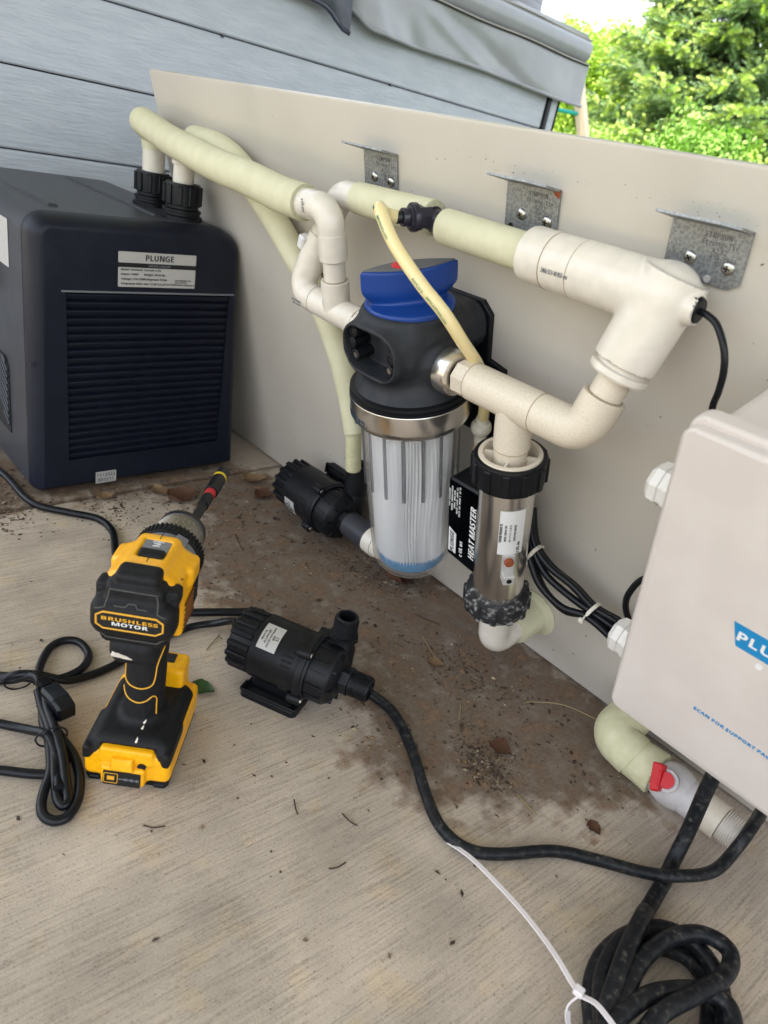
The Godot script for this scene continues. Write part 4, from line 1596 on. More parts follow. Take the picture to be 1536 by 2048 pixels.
	glue(t, [[Vector3(-0.4545, 0.4435, 0.085), Vector3(1, -0.01, 0), 0.0207], [Vector3(-0.3662, 0.4425, 0.085), Vector3(1, -0.01, 0), 0.0208], [Vector3(-0.3972, 0.3885, 0.085), Vector3(0, 1, 0), 0.0190], [Vector3(-0.3066, 0.4805, 0.0713), Vector3(0.2, 0.92, -0.33), 0.0174]])


# ---------- water filter ----------
func water_filter() -> void:
	var u := -0.556
	var w := 0.085
	var t := thing("water_filter", "clear-bowl water filter with black head and blue handle on the tub side", "water filter", WF, Vector3(u, 0.125, w))
	var s := Soup.new()
	s.prism(PackedVector2Array([Vector2(-0.60, 0.32), Vector2(-0.480, 0.32), Vector2(-0.480, 0.418), Vector2(-0.506, 0.424), Vector2(-0.506, 0.478), Vector2(-0.520, 0.492), Vector2(-0.60, 0.492)]), 0.0005, 0.007, 0.001)
	part("mounting_plate", s, M.black_plastic, t)
	# head
	s = Soup.new()
	var sdf2 := func(p: Vector3) -> float:
		var q := p - Vector3(u, 0.0, w)
		var r := Vector2(q.x, q.z).length()
		var body := sd_cyl(p, Vector3(u, 0.448, w), 1, 0.0475, 0.048, 0.006)
		var neck := sd_cyl(p, Vector3(u, 0.488, w), 1, 0.0535, 0.012, 0.003)
		# skirt that widens to the rim
		var cone := maxf((r - lerpf(0.0685, 0.046, clampf((p.y - 0.404) / 0.034, 0, 1))) * 0.8, maxf(0.400 - p.y, p.y - 0.44))
		var d := smin(smin(body, neck, 0.006), cone, 0.016)
		# square boss through the head, front to wall
		var taper := 0.0
		var bx := sd_slot(p, Vector3(u + 0.002, 0.4630, 0.0790), Vector3(0.0450 - taper, 0.0290, 0.0710), 0.026)
		d = smin(d, bx, 0.020)
		# ports left and right
		d = smin(d, sd_cyl(p, Vector3(u, 0.4435, w), 0, 0.0235, 0.067, 0.002), 0.012)
		# hollow of the front boss
		var hole := sd_slot(p, Vector3(u + 0.002, 0.4630, 0.152), Vector3(0.0410, 0.0250, 0.030), 0.022)
		return maxf(d, -hole) * 0.9
	s.field(sdf2, Vector3(-0.640, 0.392, 0.006), Vector3(-0.472, 0.514, 0.160), 0.0024)
	var head := part("head", s, M.head_plastic, t)
	for q in [[-0.028, 0.0145], [-0.0315, 0.001], [-0.026, -0.0125], [0.031, -0.012], [0.034, 0.002]]:
		s = Soup.new()
		var c := Vector3(u + q[0], 0.4630 + q[1], 0.121)
		s.pipe(c, c + Vector3(0, 0, 0.024), 0.0066, 0.0036, 16)
		part("screw_boss", s, M.black_plastic, head)
		s = Soup.new()
		s.cyl(c, c + Vector3(0, 0, 0.0235), 0.0034, 12)
		part("boss_screw", s, M.screw_steel if q[1] < -0.01 else M.dark_steel, head)
	# rim below the head, steel collar, clear bowl, cartridge
	s = Soup.new()
	s.x = Transform3D(Basis(), Vector3(u, 0, w))
	s.lathe([Vector2(0.06, 0.3968), Vector2(0.0725, 0.3968), Vector2(0.0728, 0.4000), Vector2(0.0705, 0.4010), Vector2(0.0705, 0.4030), Vector2(0.0722, 0.4035), Vector2(0.0718, 0.4062), Vector2(0.0665, 0.4075)], 64)
	part("rim", s, M.black_plastic, t)
	s = Soup.new()
	s.x = Transform3D(Basis(), Vector3(u, 0, w))
	s.lathe([Vector2(0.0635, 0.3645), Vector2(0.066, 0.3635), Vector2(0.0695, 0.3650), Vector2(0.0722, 0.3690), Vector2(0.0732, 0.3745), Vector2(0.0732, 0.3955), Vector2(0.0725, 0.3967), Vector2(0.064, 0.3967)], 72)
	var col := part("collar", s, M.brushed_steel, t, 50.0)
	var map5 := func(p: Vector3) -> Vector3:
		var a := 1.87 - (p.x + p.y * 0.25) / 0.0734
		return Vector3(u + cos(a) * (0.0734 + p.z), 0.3765 + p.y, w + sin(a) * (0.0734 + p.z))
	write_bent(col, "Culligan.", 0.0095, map5, M.ink_teal, false, "Droid Serif")
	s = Soup.new()
	s.x = Transform3D(Basis(), Vector3(u, 0, w))
	s.lathe([Vector2(0.0, 0.1225), Vector2(0.030, 0.1225), Vector2(0.040, 0.1245), Vector2(0.0475, 0.1290), Vector2(0.0528, 0.1370), Vector2(0.0552, 0.1470), Vector2(0.0562, 0.16), Vector2(0.0615, 0.366)], 64)
	s.lathe([Vector2(0.0, 0.1265), Vector2(0.030, 0.1265), Vector2(0.0385, 0.1283), Vector2(0.0450, 0.1322), Vector2(0.0500, 0.1395), Vector2(0.0522, 0.1485), Vector2(0.0532, 0.16), Vector2(0.0585, 0.366)], 64)
	part("bowl", s, M.clear_bowl, t, 50.0)
	for k in 16:
		var a := TAU * (k + 0.25) / 16
		s = Soup.new()
		s.x = Transform3D(Basis(Vector3.UP, -a), Vector3(u, 0, w))
		s.box(Vector3(0.0608, 0.315, 0), Vector3(0.0012, 0.046, 0.0024), 0.001)
		part("bowl_rib", s, M.bowl_rib, t)
	# pleated cartridge
	s = Soup.new()
	s.x = Transform3D(Basis(), Vector3(u, 0, w))
	var n := 72
	var rows := []
	for j in 15:
		var y := lerpf(0.152, 0.372, j / 14.0)
		var row := []
		for k in n * 2:
			var a := TAU * k / (n * 2) + 0.055 * sin(j * 0.42 + 0.6) * sin(k * 0.087 + 1.0) + 0.018 * sin(k * 0.31 + j * 0.4)
			var r := 0.0496 if k % 2 == 0 else 0.0405
			r *= lerpf(1.0, 1.08, j / 14.0)
			r += 0.0008 * sin(k * 0.9 + j * 0.35)
			if j == 0:
				r = 0.0482 if k % 2 == 0 else 0.0390
			row.append(Vector3(cos(a) * r, y + (0.0018 * sin(k * 0.5) - (0.006 if k % 2 == 0 else 0.0) if j == 0 else 0.0), sin(a) * r))
		rows.append(row)
	for j in 14:
		for k in n * 2:
			var e := (k + 1) % (n * 2)
			s.quad(rows[j][k], rows[j + 1][k], rows[j + 1][e], rows[j][e])
	part("pleated_cartridge", s, M.pleats, t, 25.0)
	s = Soup.new()
	s.x = Transform3D(Basis(), Vector3(u, 0, w))
	s.lathe([Vector2(0, 0.137), Vector2(0.043, 0.137), Vector2(0.0475, 0.140), Vector2(0.0485, 0.146), Vector2(0.0485, 0.1535), Vector2(0.0455, 0.1545), Vector2(0.044, 0.152), Vector2(0, 0.152)], 48)
	part("cartridge_end", s, M.filter_blue, t)
	# steel ring on the outlet
	s = Soup.new()
	s.x = Soup.along(Vector3(-0.4955, 0.4435, w), Vector3(1, 0, 0))
	s.lathe([Vector2(0.018, 0.0), Vector2(0.0252, 0.0), Vector2(0.0262, 0.001), Vector2(0.0262, 0.0145), Vector2(0.0245, 0.0175), Vector2(0.020, 0.0185), Vector2(0.016, 0.0185)], 44)
	part("outlet_ring", s, M.brushed_steel, t, 40.0)
	# blue handle: round foot, boat-shaped grip, grey insert, red button
	s = Soup.new()
	var hb := Basis(Vector3(0, 1, 0), 0.0)
	var gx := Vector3(-0.406, 0, 0.914)
	var sdf3 := func(p: Vector3) -> float:
		var q := p - Vector3(u, 0, w)
		var a := q.dot(gx)
		var b := q.dot(Vector3(gx.z, 0, -gx.x))
		var foot := sd_cyl(p, Vector3(u, 0.5010, w), 1, 0.0505, 0.0045, 0.002)
		# two circles crossing give the pointed grip
		var rise := 1.0 - pow(1.0 - clampf((p.y - 0.504) / 0.020, 0.0, 1.0), 2.2)
		var len := lerpf(0.034, 0.0565, rise)
		var half := lerpf(0.0135, 0.0170, rise)
		var R := (len * len + half * half) / (2.0 * half)
		var lens := Vector2(a, absf(b) + R - half).length() - R
		var e := Vector2(maxf(lens + 0.002, 0.0), maxf(absf(p.y - 0.524) - 0.0165, 0.0)).length() - 0.002
		if lens + 0.002 < 0.0 and absf(p.y - 0.524) < 0.0165:
			e = maxf(lens, absf(p.y - 0.524) - 0.0185)
		return smin(foot, e, 0.007)
	s.field(sdf3, Vector3(u - 0.064, 0.494, w - 0.064), Vector3(u + 0.064, 0.549, w + 0.064), 0.0024)
	var hdl := part("handle", s, M.handle_blue, t)
	s = Soup.new()
	var pol := PackedVector2Array()
	for k in 24:
		var f := TAU * k / 24
		var a := 0.052 * cos(f)
		var R2 := (0.0535 * 0.0535 + 0.0140 * 0.0140) / (2.0 * 0.0140)
		var b := (sqrt(maxf(R2 * R2 - a * a, 0.0)) - R2 + 0.0140) * signf(sin(f)) * sqrt(absf(sin(f))) if absf(sin(f)) > 0.001 else 0.0
		pol.append(Vector2(a, b))
	s.x = Transform3D(Basis(gx, Vector3(-gx.z, 0, gx.x) * -1.0, Vector3(0, 1, 0)), Vector3(u, 0.5424, w))
	s.x.basis = Basis(gx, Vector3(0, 1, 0).cross(gx), Vector3(0, 1, 0))
	s.prism(pol, 0.0, 0.0016, 0.0005)
	part("grip_insert", s, M.handle_grip, hdl)
	s = Soup.new()
	s.x = Transform3D(Basis(), Vector3(u, 0.544, w) + gx * 0.010)
	s.lathe([Vector2(0.0, 0.0), Vector2(0.0098, 0.0), Vector2(0.0098, 0.0010), Vector2(0.0088, 0.0017), Vector2(0.0, 0.0020)], 24)
	part("button", s, M.button_red, hdl)


# ---------- heater ----------
func heater() -> void:
	var u := -0.397
	var w := 0.085
	var t := thing("inline_heater", "upright steel inline water heater with black nuts and control housing", "heater", WF, Vector3(u, 0.08, w))
	var s := Soup.new()
	s.x = Transform3D(Basis(), Vector3(u, 0, w))
	s.lathe([Vector2(0.031, 0.155), Vector2(0.031, 0.352)], 48)
	var tube := part("tube", s, M.brushed_steel, t)
	for q in [["top_nut", 0.3465, 0.0335, M.black_plastic], ["bottom_nut", 0.1505, 0.030, M.crusted]]:
		s = Soup.new()
		s.x = Transform3D(Basis(), Vector3(u, q[1], w))
		var h: float = q[2]
		s.lathe([Vector2(0.0312, 0.0), Vector2(0.0375, 0.0), Vector2(0.0395, 0.002), Vector2(0.0405, h - 0.003), Vector2(0.0390, h), Vector2(0.0352, h + 0.0005), Vector2(0.0345, h - 0.004)] if q[0] == "top_nut" else [Vector2(0.019, 0.0), Vector2(0.0365, 0.0), Vector2(0.0395, 0.003), Vector2(0.0400, h - 0.004), Vector2(0.0385, h - 0.001), Vector2(0.0312, h)], 40)
		for k in 12:
			s.x = Transform3D(Basis(Vector3.UP, TAU * k / 12 + 0.1), Vector3(u, q[1], w))
			s.box(Vector3(0.0396, h * 0.5, 0), Vector3(0.0026, h * 0.42, 0.0042), 0.0012)
		part("union_nut", s, q[3], t).set_meta("label", "clean black upper nut" if q[0] == "top_nut" else "lower nut crusted with white scale")
	s = Soup.new()
	s.x = Transform3D(Basis(), Vector3(u, 0, w))
	s.lathe([Vector2(0.0, 0.366), Vector2(0.0275, 0.366), Vector2(0.0290, 0.3805), Vector2(0.0300, 0.3822), Vector2(0.0340, 0.3822), Vector2(0.0348, 0.3808), Vector2(0.0348, 0.37)], 44)
	for k in 4:
		s.x = Transform3D(Basis(Vector3.UP, TAU * k / 4 + 0.5), Vector3(u, 0.373, w))
		s.box(Vector3(0.0235, 0.0, 0), Vector3(0.0060, 0.0065, 0.0014))
	part("tailpiece", s, M.pvc_dirty, t)
	# bottom elbow into the tub
	s = fitting_tube([Vector3(u, 0.153, w), Vector3(u, 0.078, w), Vector3(u, 0.078, 0.045)], 0.0195, 0.022, 28)
	part("elbow", s, M.pvc, t)
	s = Soup.new()
	s.x = Soup.along(Vector3(u, 0.078, 0.0), Vector3(0, 0, 1))
	s.lathe([Vector2(0.0, 0.0005), Vector2(0.037, 0.0005), Vector2(0.0375, 0.002), Vector2(0.034, 0.004), Vector2(0.029, 0.0055), Vector2(0.0265, 0.009), Vector2(0.0255, 0.040), Vector2(0.024, 0.0455), Vector2(0.0195, 0.046)], 40)
	part("foam_sleeve", s, M.foam, t, 40.0)
	# control housing on the left, with white lettering
	s = Soup.new()
	s.x = Transform3D(Basis(), Vector3(-0.4515, 0.252, 0.0))
	s.prism(soft([Vector3(-0.0265, -0.0585, 0.002), Vector3(0.028, -0.066, 0.002), Vector3(0.028, 0.0620, 0.003), Vector3(-0.0265, 0.0620, 0.006)], 4), 0.032, 0.0955, 0.0025)
	var box := part("control_housing", s, M.black_plastic, t)
	var f := Basis(Vector3(0, 1, 0), Vector3(-1, 0, 0), Vector3(0, 0, 1))
	var it := Basis(Vector3(0, 1, 0), Vector3(-1, 0.22, 0), Vector3(0, 0, 1))
	var z := 0.0956
	write(box, "HEAT MASTER", 0.0090, Transform3D(it, Vector3(-0.4350, 0.249, z)), M.ink_white, true)
	write(box, "HIGH PERFORMANCE HEATER   MADE IN USA", 0.0026, Transform3D(f, Vector3(-0.4275, 0.250, z)), M.ink_white)
	var row := 0
	for l in ["PART  E2550-0101", "MODEL  CMI56K-2TRSAR", "SERIAL  0040 3056", "WATTS  1.0 KW   AMPS  8.3", "VOLTS  120   PHASE  1   HZ  60"]:
		write(box, l, 0.0024, Transform3D(f, Vector3(-0.4745 + row * 0.0042, 0.285, z)), M.ink_white)
		row += 1
	s = Soup.new()
	s.x = Transform3D(Basis(), Vector3(-0.4675, 0.220, z))
	s.prism(PackedVector2Array([Vector2(-0.0065, -0.019), Vector2(0.006, -0.019), Vector2(0.006, 0.013), Vector2(-0.0065, 0.019)]), -0.0004, 0.0003)
	part("brand_field", s, M.ink_white, box)
	write(box, "PLUNGE", 0.0062, Transform3D(it, Vector3(-0.4678, 0.218, z + 0.0004)), M.ink_dark, true)
	write(box, "c UL us", 0.0055, Transform3D(f, Vector3(-0.4530, 0.214, z)), M.ink_white, true)
	# paper label and terminal lug on the right of the tube
	s = Soup.new()
	for k in 8:
		var a0 := 1.05 - 0.95 * k / 8
		var a1 := 1.05 - 0.95 * (k + 1) / 8
		var P := func(a: float, v: float) -> Vector3: return Vector3(u + cos(a) * 0.0314, v, w + sin(a) * 0.0314)
		s.quad(P.call(a0, 0.2625), P.call(a1, 0.2625), P.call(a1, 0.325), P.call(a0, 0.325))
	var lab := part("paper_label", s, M.label_white, tube)
	var k2 := 0
	for l in [["THERM PRODUCTS", 0.0030, true], ["MODEL CMI56K 120V", 0.0018, false], ["0 4 1 1 1 7 3 - 1 7 8 7 8", 0.0022, false], ["LISTED POOL HEATER", 0.0018, false], ["c UL us", 0.0036, true]]:
		var off: float = 0.98 - 0.17 * k2
		var map6 := func(p: Vector3) -> Vector3:
			var a := off - (-p.y) / 0.0314 * 1.0
			return Vector3(u + cos(a) * (0.0316 + p.z), 0.294 + p.x * (0.75 if l[0] != "c UL us" else 1.0) - (0.022 if l[0] == "c UL us" else 0.0), w + sin(a) * (0.0316 + p.z))
		write_bent(t, l[0], l[1], map6, M.ink_dark, l[2])
		k2 += 1
	s = Soup.new()
	s.x = Transform3D(Basis(Vector3.UP, 0.62), Vector3(u, 0, w))
	s.x = Transform3D(Basis(Vector3.UP, -0.62), Vector3(u, 0.242, w))
	s.box(Vector3(0.0325, 0.003, 0), Vector3(0.0015, 0.018, 0.0075), 0.0006)
	s.box(Vector3(0.0385, -0.0095, 0), Vector3(0.0055, 0.0065, 0.0068), 0.001)
	var lug := part("terminal_lug", s, M.label_silver, t)
	s = Soup.new()
	s.x = Transform3D(Basis(Vector3.UP, -0.62), Vector3(u, 0.242, w))
	s.cyl(Vector3(0.033, 0.0125, 0), Vector3(0.0385, 0.0125, 0), 0.0055, 10, 0.001)
	part("lug_screw", s, M.rust, lug)
	s = Soup.new()
	s.x = Transform3D(Basis(Vector3.UP, -0.62), Vector3(u, 0.242, w))
	s.cyl(Vector3(0.0435, -0.0095, 0.0), Vector3(0.0445, -0.0095, 0.0), 0.0032, 12)
	part("lug_hole", s, M.gap, lug)


# ---------- control box ----------
func control_box() -> void:
	var t := thing("control_box", "white control box with a blue printed banner at the photo's right edge", "control box", WF, Vector3(-0.06, 0.23, 0.0))
	var s := Soup.new()
	s.x = Transform3D(Basis(), Vector3(-0.0475, 0.388, 0))
	s.prism(ring_poly(0.1325, 0.150, 0.012, 6), 0.001, 0.137, 0.001)
	part("case", s, M.box_white, t, 45.0)
	s = Soup.new()
	s.x = Transform3D(Basis(), Vector3(-0.0475, 0.3835, 0))
	s.prism(ring_poly(0.1430, 0.1620, 0.014, 7), 0.1372, 0.151, 0.003)
	s.x.origin.y -= 0.002
	s.prism(ring_poly(0.1425, 0.1575, 0.012, 7), 0.151, 0.160, 0.003)
	var lid := part("lid", s, M.box_white, t, 50.0)
	# printed banner and line of print
	s = Soup.new()
	s.x = Transform3D(Basis(), Vector3(-0.112, 0.401, 0.1601))
	s.prism(PackedVector2Array([Vector2(0, 0), Vector2(0.007, -0.0215), Vector2(0.106, -0.0215), Vector2(0.113, 0)]), 0.0, 0.0004)
	part("banner", s, M.ink_blue, lid)
	write(lid, "PLUNGE", 0.0088, Transform3D(Basis(), Vector3(-0.0765, 0.3902, 0.1606)), M.ink_white, true, "Droid Sans", 1.3)
	write(lid, "SCAN FOR SUPPORT PAGE", 0.0035, Transform3D(Basis(), Vector3(-0.0815, 0.2905, 0.1602)), M.ink_blue, true, "Droid Sans", 1.18)
	s = Soup.new()
	s.cyl(Vector3(-0.0845, 0.3725, 0.1600), Vector3(-0.0845, 0.3725, 0.1606), 0.0028, 14)
	part("dimple", s, M.label_white, lid)
	# gland nuts on the left side
	for q in [0.445, 0.256]:
		var g := thing("cable_gland", "white cable gland on the box's left side, " + ("upper one" if q > 0.4 else "lower one, where the wires enter"), "cable gland", WF, Vector3(-0.18, q, 0.105), "white cable glands on the box side")
		s = Soup.new()
		s.x = Soup.along(Vector3(-0.1795, q, 0.105), Vector3(-1, 0, 0))
		s.lathe([Vector2(0, 0), Vector2(0.0215, 0), Vector2(0.0225, 0.002), Vector2(0.0225, 0.014), Vector2(0.0195, 0.016)], 6)
		part("flange_nut", s, M.gland_white, g, 20.0)
		s = Soup.new()
		s.x = Soup.along(Vector3(-0.1945, q, 0.105), Vector3(-1, 0, 0))
		s.lathe([Vector2(0, 0), Vector2(0.0195, 0), Vector2(0.0205, 0.002), Vector2(0.0203, 0.013), Vector2(0.0185, 0.015), Vector2(0.0185, 0.019), Vector2(0.0195, 0.020), Vector2(0.0190, 0.027), Vector2(0.0135, 0.032), Vector2(0.0, 0.032)], 8)
		part("cap_nut", s, M.gland_white, g, 20.0)


# ---------- drain valve ----------
func drain_valve() -> void:
	var v := 0.050
	var w := 0.072
	var t := thing("drain_valve", "white drain valve with red lever and foam-wrapped elbow below control box", "valve", WF, Vector3(-0.2, 0.02, w))
	var s := Soup.new()
	s.tube(bent([Vector3(-0.214, v + 0.008, 0.0), Vector3(-0.214, v + 0.008, w), Vector3(-0.180, v, w)], 0.015), 0.0265, 28)
	part("foam_elbow", s, M.foam_dirty, t)
	s = Soup.new()
	s.x = Soup.along(Vector3(-0.181, v, w), Vector3(1, 0, 0))
	s.lathe([Vector2(0, 0), Vector2(0.0250, 0.0), Vector2(0.0250, 0.008), Vector2(0.0265, 0.030), Vector2(0.0255, 0.0315), Vector2(0.0205, 0.0315), Vector2(0.0205, 0.02)], 32)
	part("foam_sleeve", s, M.foam_dirty, t)
	s = Soup.new()
	s.x = Soup.along(Vector3(-0.160, v, w), Vector3(1, 0, 0))
	s.lathe([Vector2(0, 0), Vector2(0.0195, 0), Vector2(0.0205, 0.012), Vector2(0.0235, 0.018), Vector2(0.0255, 0.027), Vector2(0.0250, 0.036), Vector2(0.0225, 0.044), Vector2(0.0208, 0.047)], 32)
	s.x = Transform3D()
	s.cyl(Vector3(-0.134, v + 0.016, w + 0.010), Vector3(-0.134, v + 0.026, w + 0.018), 0.013, 24, 0.001)
	part("valve_body", s, M.pvc_grey, t, 45.0)
	s = Soup.new()
	s.x = Transform3D(Basis(Vector3(0.35, -0.62, 0.72).normalized(), Vector3(-0.9, -0.44, 0.06).normalized(), Vector3(0.3, 0.66, 0.7).normalized()).orthonormalized(), Vector3(-0.144, v + 0.029, w + 0.017))
	s.prism(soft([Vector3(-0.010, -0.006, 0.002), Vector3(0.019, -0.0055, 0.003), Vector3(0.022, 0.004, 0.003), Vector3(-0.010, 0.0065, 0.002)], 3), -0.003, 0.007, 0.0015)
	for k in 4:
		s.box(Vector3(-0.002 + k * 0.0048, 0.0, 0.0072), Vector3(0.0011, 0.0045, 0.0007))
	var lv := part("lever", s, M.valve_red, t)
	s = Soup.new()
	s.cyl(Vector3(-0.134, v + 0.026, w + 0.018), Vector3(-0.134, v + 0.030, w + 0.0205), 0.009, 20)
	part("lever_hub", s, M.valve_red, lv)
	s = Soup.new()
	s.cyl(Vector3(-0.114, v, w), Vector3(-0.0985, v, w), 0.0210, 30, 0.0006)
	s.cyl(Vector3(-0.0990, v, w), Vector3(-0.0975, v, w), 0.0216, 30)
	part("socket", s, M.pvc_grey, t)
	s = Soup.new()
	s.cyl(Vector3(-0.0975, v, w), Vector3(-0.0715, v, w), 0.0206, 30, 0.0006)
	part("adapter", s, M.pvc_dirty, t)
	s = Soup.new()
	s.pipe(Vector3(-0.0715, v, w), Vector3(-0.049, v, w), 0.0168, 0.0135)
	for k in 8:
		s.pipe(Vector3(-0.0705 + k * 0.0026, v, w), Vector3(-0.0692 + k * 0.0026, v, w), 0.0184, 0.0166, 28)
	part("thread", s, M.pvc, t)


# ---------- pumps ----------
func pump(frame: Transform3D, label: String, roll: float, piped: bool) -> Node3D:
	var t := thing("water_pump", label, "pump", frame, Vector3(0.07, 0.0, 0))
	var A := Vector3(0, 0.054, 0)
	var R := 0.0385
	var B := Transform3D(Basis(Vector3(1, 0, 0), roll), A)
	var s := Soup.new()
	s.x = B * Soup.along(Vector3.ZERO, Vector3(1, 0, 0))
	s.lathe([Vector2(0, 0.0), Vector2(R - 0.008, 0.0), Vector2(R - 0.005, 0.002), Vector2(R - 0.0035, 0.030), Vector2(0, 0.030)], 40)
	for k in 16:
		s.x = B * Transform3D(Basis(Vector3(1, 0, 0), TAU * k / 16), Vector3.ZERO)
		s.box(Vector3(0.0155, R - 0.004, 0), Vector3(0.0145, 0.003, 0.0036), 0.0015)
	part("rear_cap", s, M.black_plastic, t)
	s = Soup.new()
	s.x = B * Soup.along(Vector3(0.030, 0, 0), Vector3(1, 0, 0))
	s.lathe([Vector2(0, 0), Vector2(R - 0.002, 0.0), Vector2(R, 0.0015), Vector2(R, 0.062), Vector2(0, 0.062)], 48)
	part("motor_housing", s, M.black_plastic, t, 40.0)
	for g in 3:
		for k in 4:
			s = Soup.new()
			var a := -0.35 + g * 1.05 + (k - 1.5) * 0.16
			s.x = B * Transform3D(Basis(Vector3(1, 0, 0), a + 0.25), Vector3.ZERO)
			s.box(Vector3(0.079, R - 0.0008, 0), Vector3(0.0065, 0.0014, 0.0013), 0.0006)
			part("vent_slot", s, M.gap, t)
	s = Soup.new()
	s.x = B * Soup.along(Vector3(0.092, 0, 0), Vector3(1, 0, 0))
	s.lathe([Vector2(0, 0), Vector2(R + 0.0015, 0.0), Vector2(R + 0.0028, 0.001), Vector2(R + 0.0028, 0.0085), Vector2(R + 0.0015, 0.0095), Vector2(R + 0.0015, 0.0098), Vector2(R + 0.0005, 0.0125), Vector2(0, 0.0125)], 48)
	for k in 4:
		s.x = B * Transform3D(Basis(Vector3(1, 0, 0), PI / 2 * k + 0.62), Vector3.ZERO)
		s.cyl(Vector3(0.088, R + 0.004, 0), Vector3(0.104, R + 0.004, 0), 0.0062, 14, 0.001)
	part("flange", s, M.black_plastic, t)
	for k in 4:
		s = Soup.new()
		s.x = B * Transform3D(Basis(Vector3(1, 0, 0), PI / 2 * k + 0.62), Vector3.ZERO)
		s.cyl(Vector3(0.103, R + 0.004, 0), Vector3(0.1058, R + 0.004, 0), 0.003, 10, 0.0006)
		part("screw", s, M.screw_steel, t)
	s = Soup.new()
	s.x = B * Soup.along(Vector3(0.1045, 0, 0), Vector3(1, 0, 0))
	s.lathe([Vector2(0, 0), Vector2(R - 0.003, 0.0), Vector2(R - 0.003, 0.022), Vector2(R - 0.006, 0.027), Vector2(R - 0.016, 0.032), Vector2(0.0165, 0.034), Vector2(0, 0.034)], 40)
	for k in 14:
		s.x = B * Transform3D(Basis(Vector3(1, 0, 0), TAU * k / 14 + 0.1), Vector3.ZERO)
		s.box(Vector3(0.1155, R - 0.0028, 0), Vector3(0.0105, 0.0012, 0.0012))
	for k in 8:
		s.x = B * Transform3D(Basis(Vector3(1, 0, 0), TAU * k / 8), Vector3.ZERO)
		s.box(Vector3(0.132, 0.021, 0), Vector3(0.0045, 0.011, 0.0012))
	part("volute", s, M.black_plastic, t)
	# inlet along the axis
	s = Soup.new()
	s.x = Transform3D(Basis(), A) * Soup.along(Vector3(0.138, 0, 0), Vector3(1, 0, 0))
	s.lathe([Vector2(0, 0), Vector2(0.0175, 0), Vector2(0.0175, 0.0105), Vector2(0, 0.0105)], 8)
	part("inlet_nut", s, M.black_plastic, t, 20.0)
	if piped:
		s = Soup.new()
		s.pipe(A + Vector3(0.148, 0, 0), A + Vector3(0.205, 0, 0), 0.0188, 0.015, 26)
		part("inlet_hose", s, M.pvc_grey.duplicate(), t).material_override = M.chiller_side
	else:
		s = Soup.new()
		s.pipe(A + Vector3(0.148, 0, 0), A + Vector3(0.1735, 0, 0), 0.0142, 0.0108, 26)
		for k in 9:
			s.pipe(A + Vector3(0.1515 + k * 0.0023, 0, 0), A + Vector3(0.1527 + k * 0.0023, 0, 0), 0.0154, 0.014, 26)
		s.cyl(A + Vector3(0.149, 0, 0), A + Vector3(0.155, 0, 0), 0.0107, 20)
		part("inlet_thread", s, M.black_plastic, t)
	# outlet upwards at the far side of the volute
	var o := A + Vector3(0.1215, 0.012, -0.0235)
	s = Soup.new()
	s.x = Transform3D(Basis(), o)
	s.lathe([Vector2(0.0165, -0.012), Vector2(0.0165, 0.012), Vector2(0.0135, 0.020), Vector2(0.0125, 0.026)], 26)
	part("outlet_neck", s, M.black_plastic, t)
	if piped:
		s = Soup.new()
		s.pipe(o + Vector3(0, 0.022, 0), o + Vector3(0, 0.068, 0), 0.0172, 0.0132, 26)
		part("outlet_socket", s, M.black_plastic, t)
	else:
		s = Soup.new()
		s.x = Transform3D(Basis(), o + Vector3(0, 0.025, 0))
		s.lathe([Vector2(0.0105, 0), Vector2(0.0180, 0.001), Vector2(0.0180, 0.006), Vector2(0.0135, 0.0075)], 8)
		part("outlet_nut", s, M.black_plastic, t, 20.0)
		s = Soup.new()
		s.pipe(o + Vector3(0, 0.030, 0), o + Vector3(0, 0.0565, 0), 0.0136, 0.0104, 26)
		for k in 8:
			s.pipe(o + Vector3(0, 0.034 + k * 0.0023, 0), o + Vector3(0, 0.0352 + k * 0.0023, 0), 0.0147, 0.0134, 26)
		s.cyl(o + Vector3(0, 0.026, 0), o + Vector3(0, 0.034, 0), 0.0103, 20)
		part("outlet_thread", s, M.black_plastic, t)
	# slotted foot
	s = Soup.new()
	s.x = B * Transform3D(Basis(Vector3(1, 0, 0), Vector3(0, 0, -1), Vector3(0, 1, 0)), Vector3(0.0635, -0.0538, 0))
	var plate := ring_poly(0.0375, 0.037, 0.007, 4)
	s.prism(plate, 0.0, 0.0085, 0.002)
	s.x = B
	s.box(Vector3(0.0635, -0.034, 0), Vector3(0.031, 0.014, 0.021), 0.004)
	for k in [-1.0, 1.0]:
		s.box(Vector3(0.0635, -0.0435, k * 0.0355), Vector3(0.0365, 0.0022, 0.0016), 0.001)
		s.box(Vector3(0.0275, -0.0435, k * 0.028), Vector3(0.0016, 0.0022, 0.008), 0.001)
		s.box(Vector3(0.0995, -0.0435, k * 0.028), Vector3(0.0016, 0.0022, 0.008), 0.001)
	part("foot", s, M.black_plastic, t)
	for k in [-1.0, 1.0]:
		s = Soup.new()
		s.x = B * Transform3D(Basis(Vector3(1, 0, 0), Vector3(0, 0, -1), Vector3(0, 1, 0)), Vector3(0.0635, -0.0452, k * 0.0288))
		s.prism(ring_poly(0.028, 0.0032, 0.0031, 5), -0.0002, 0.0004)
		part("foot_slot", s, M.gap, t)
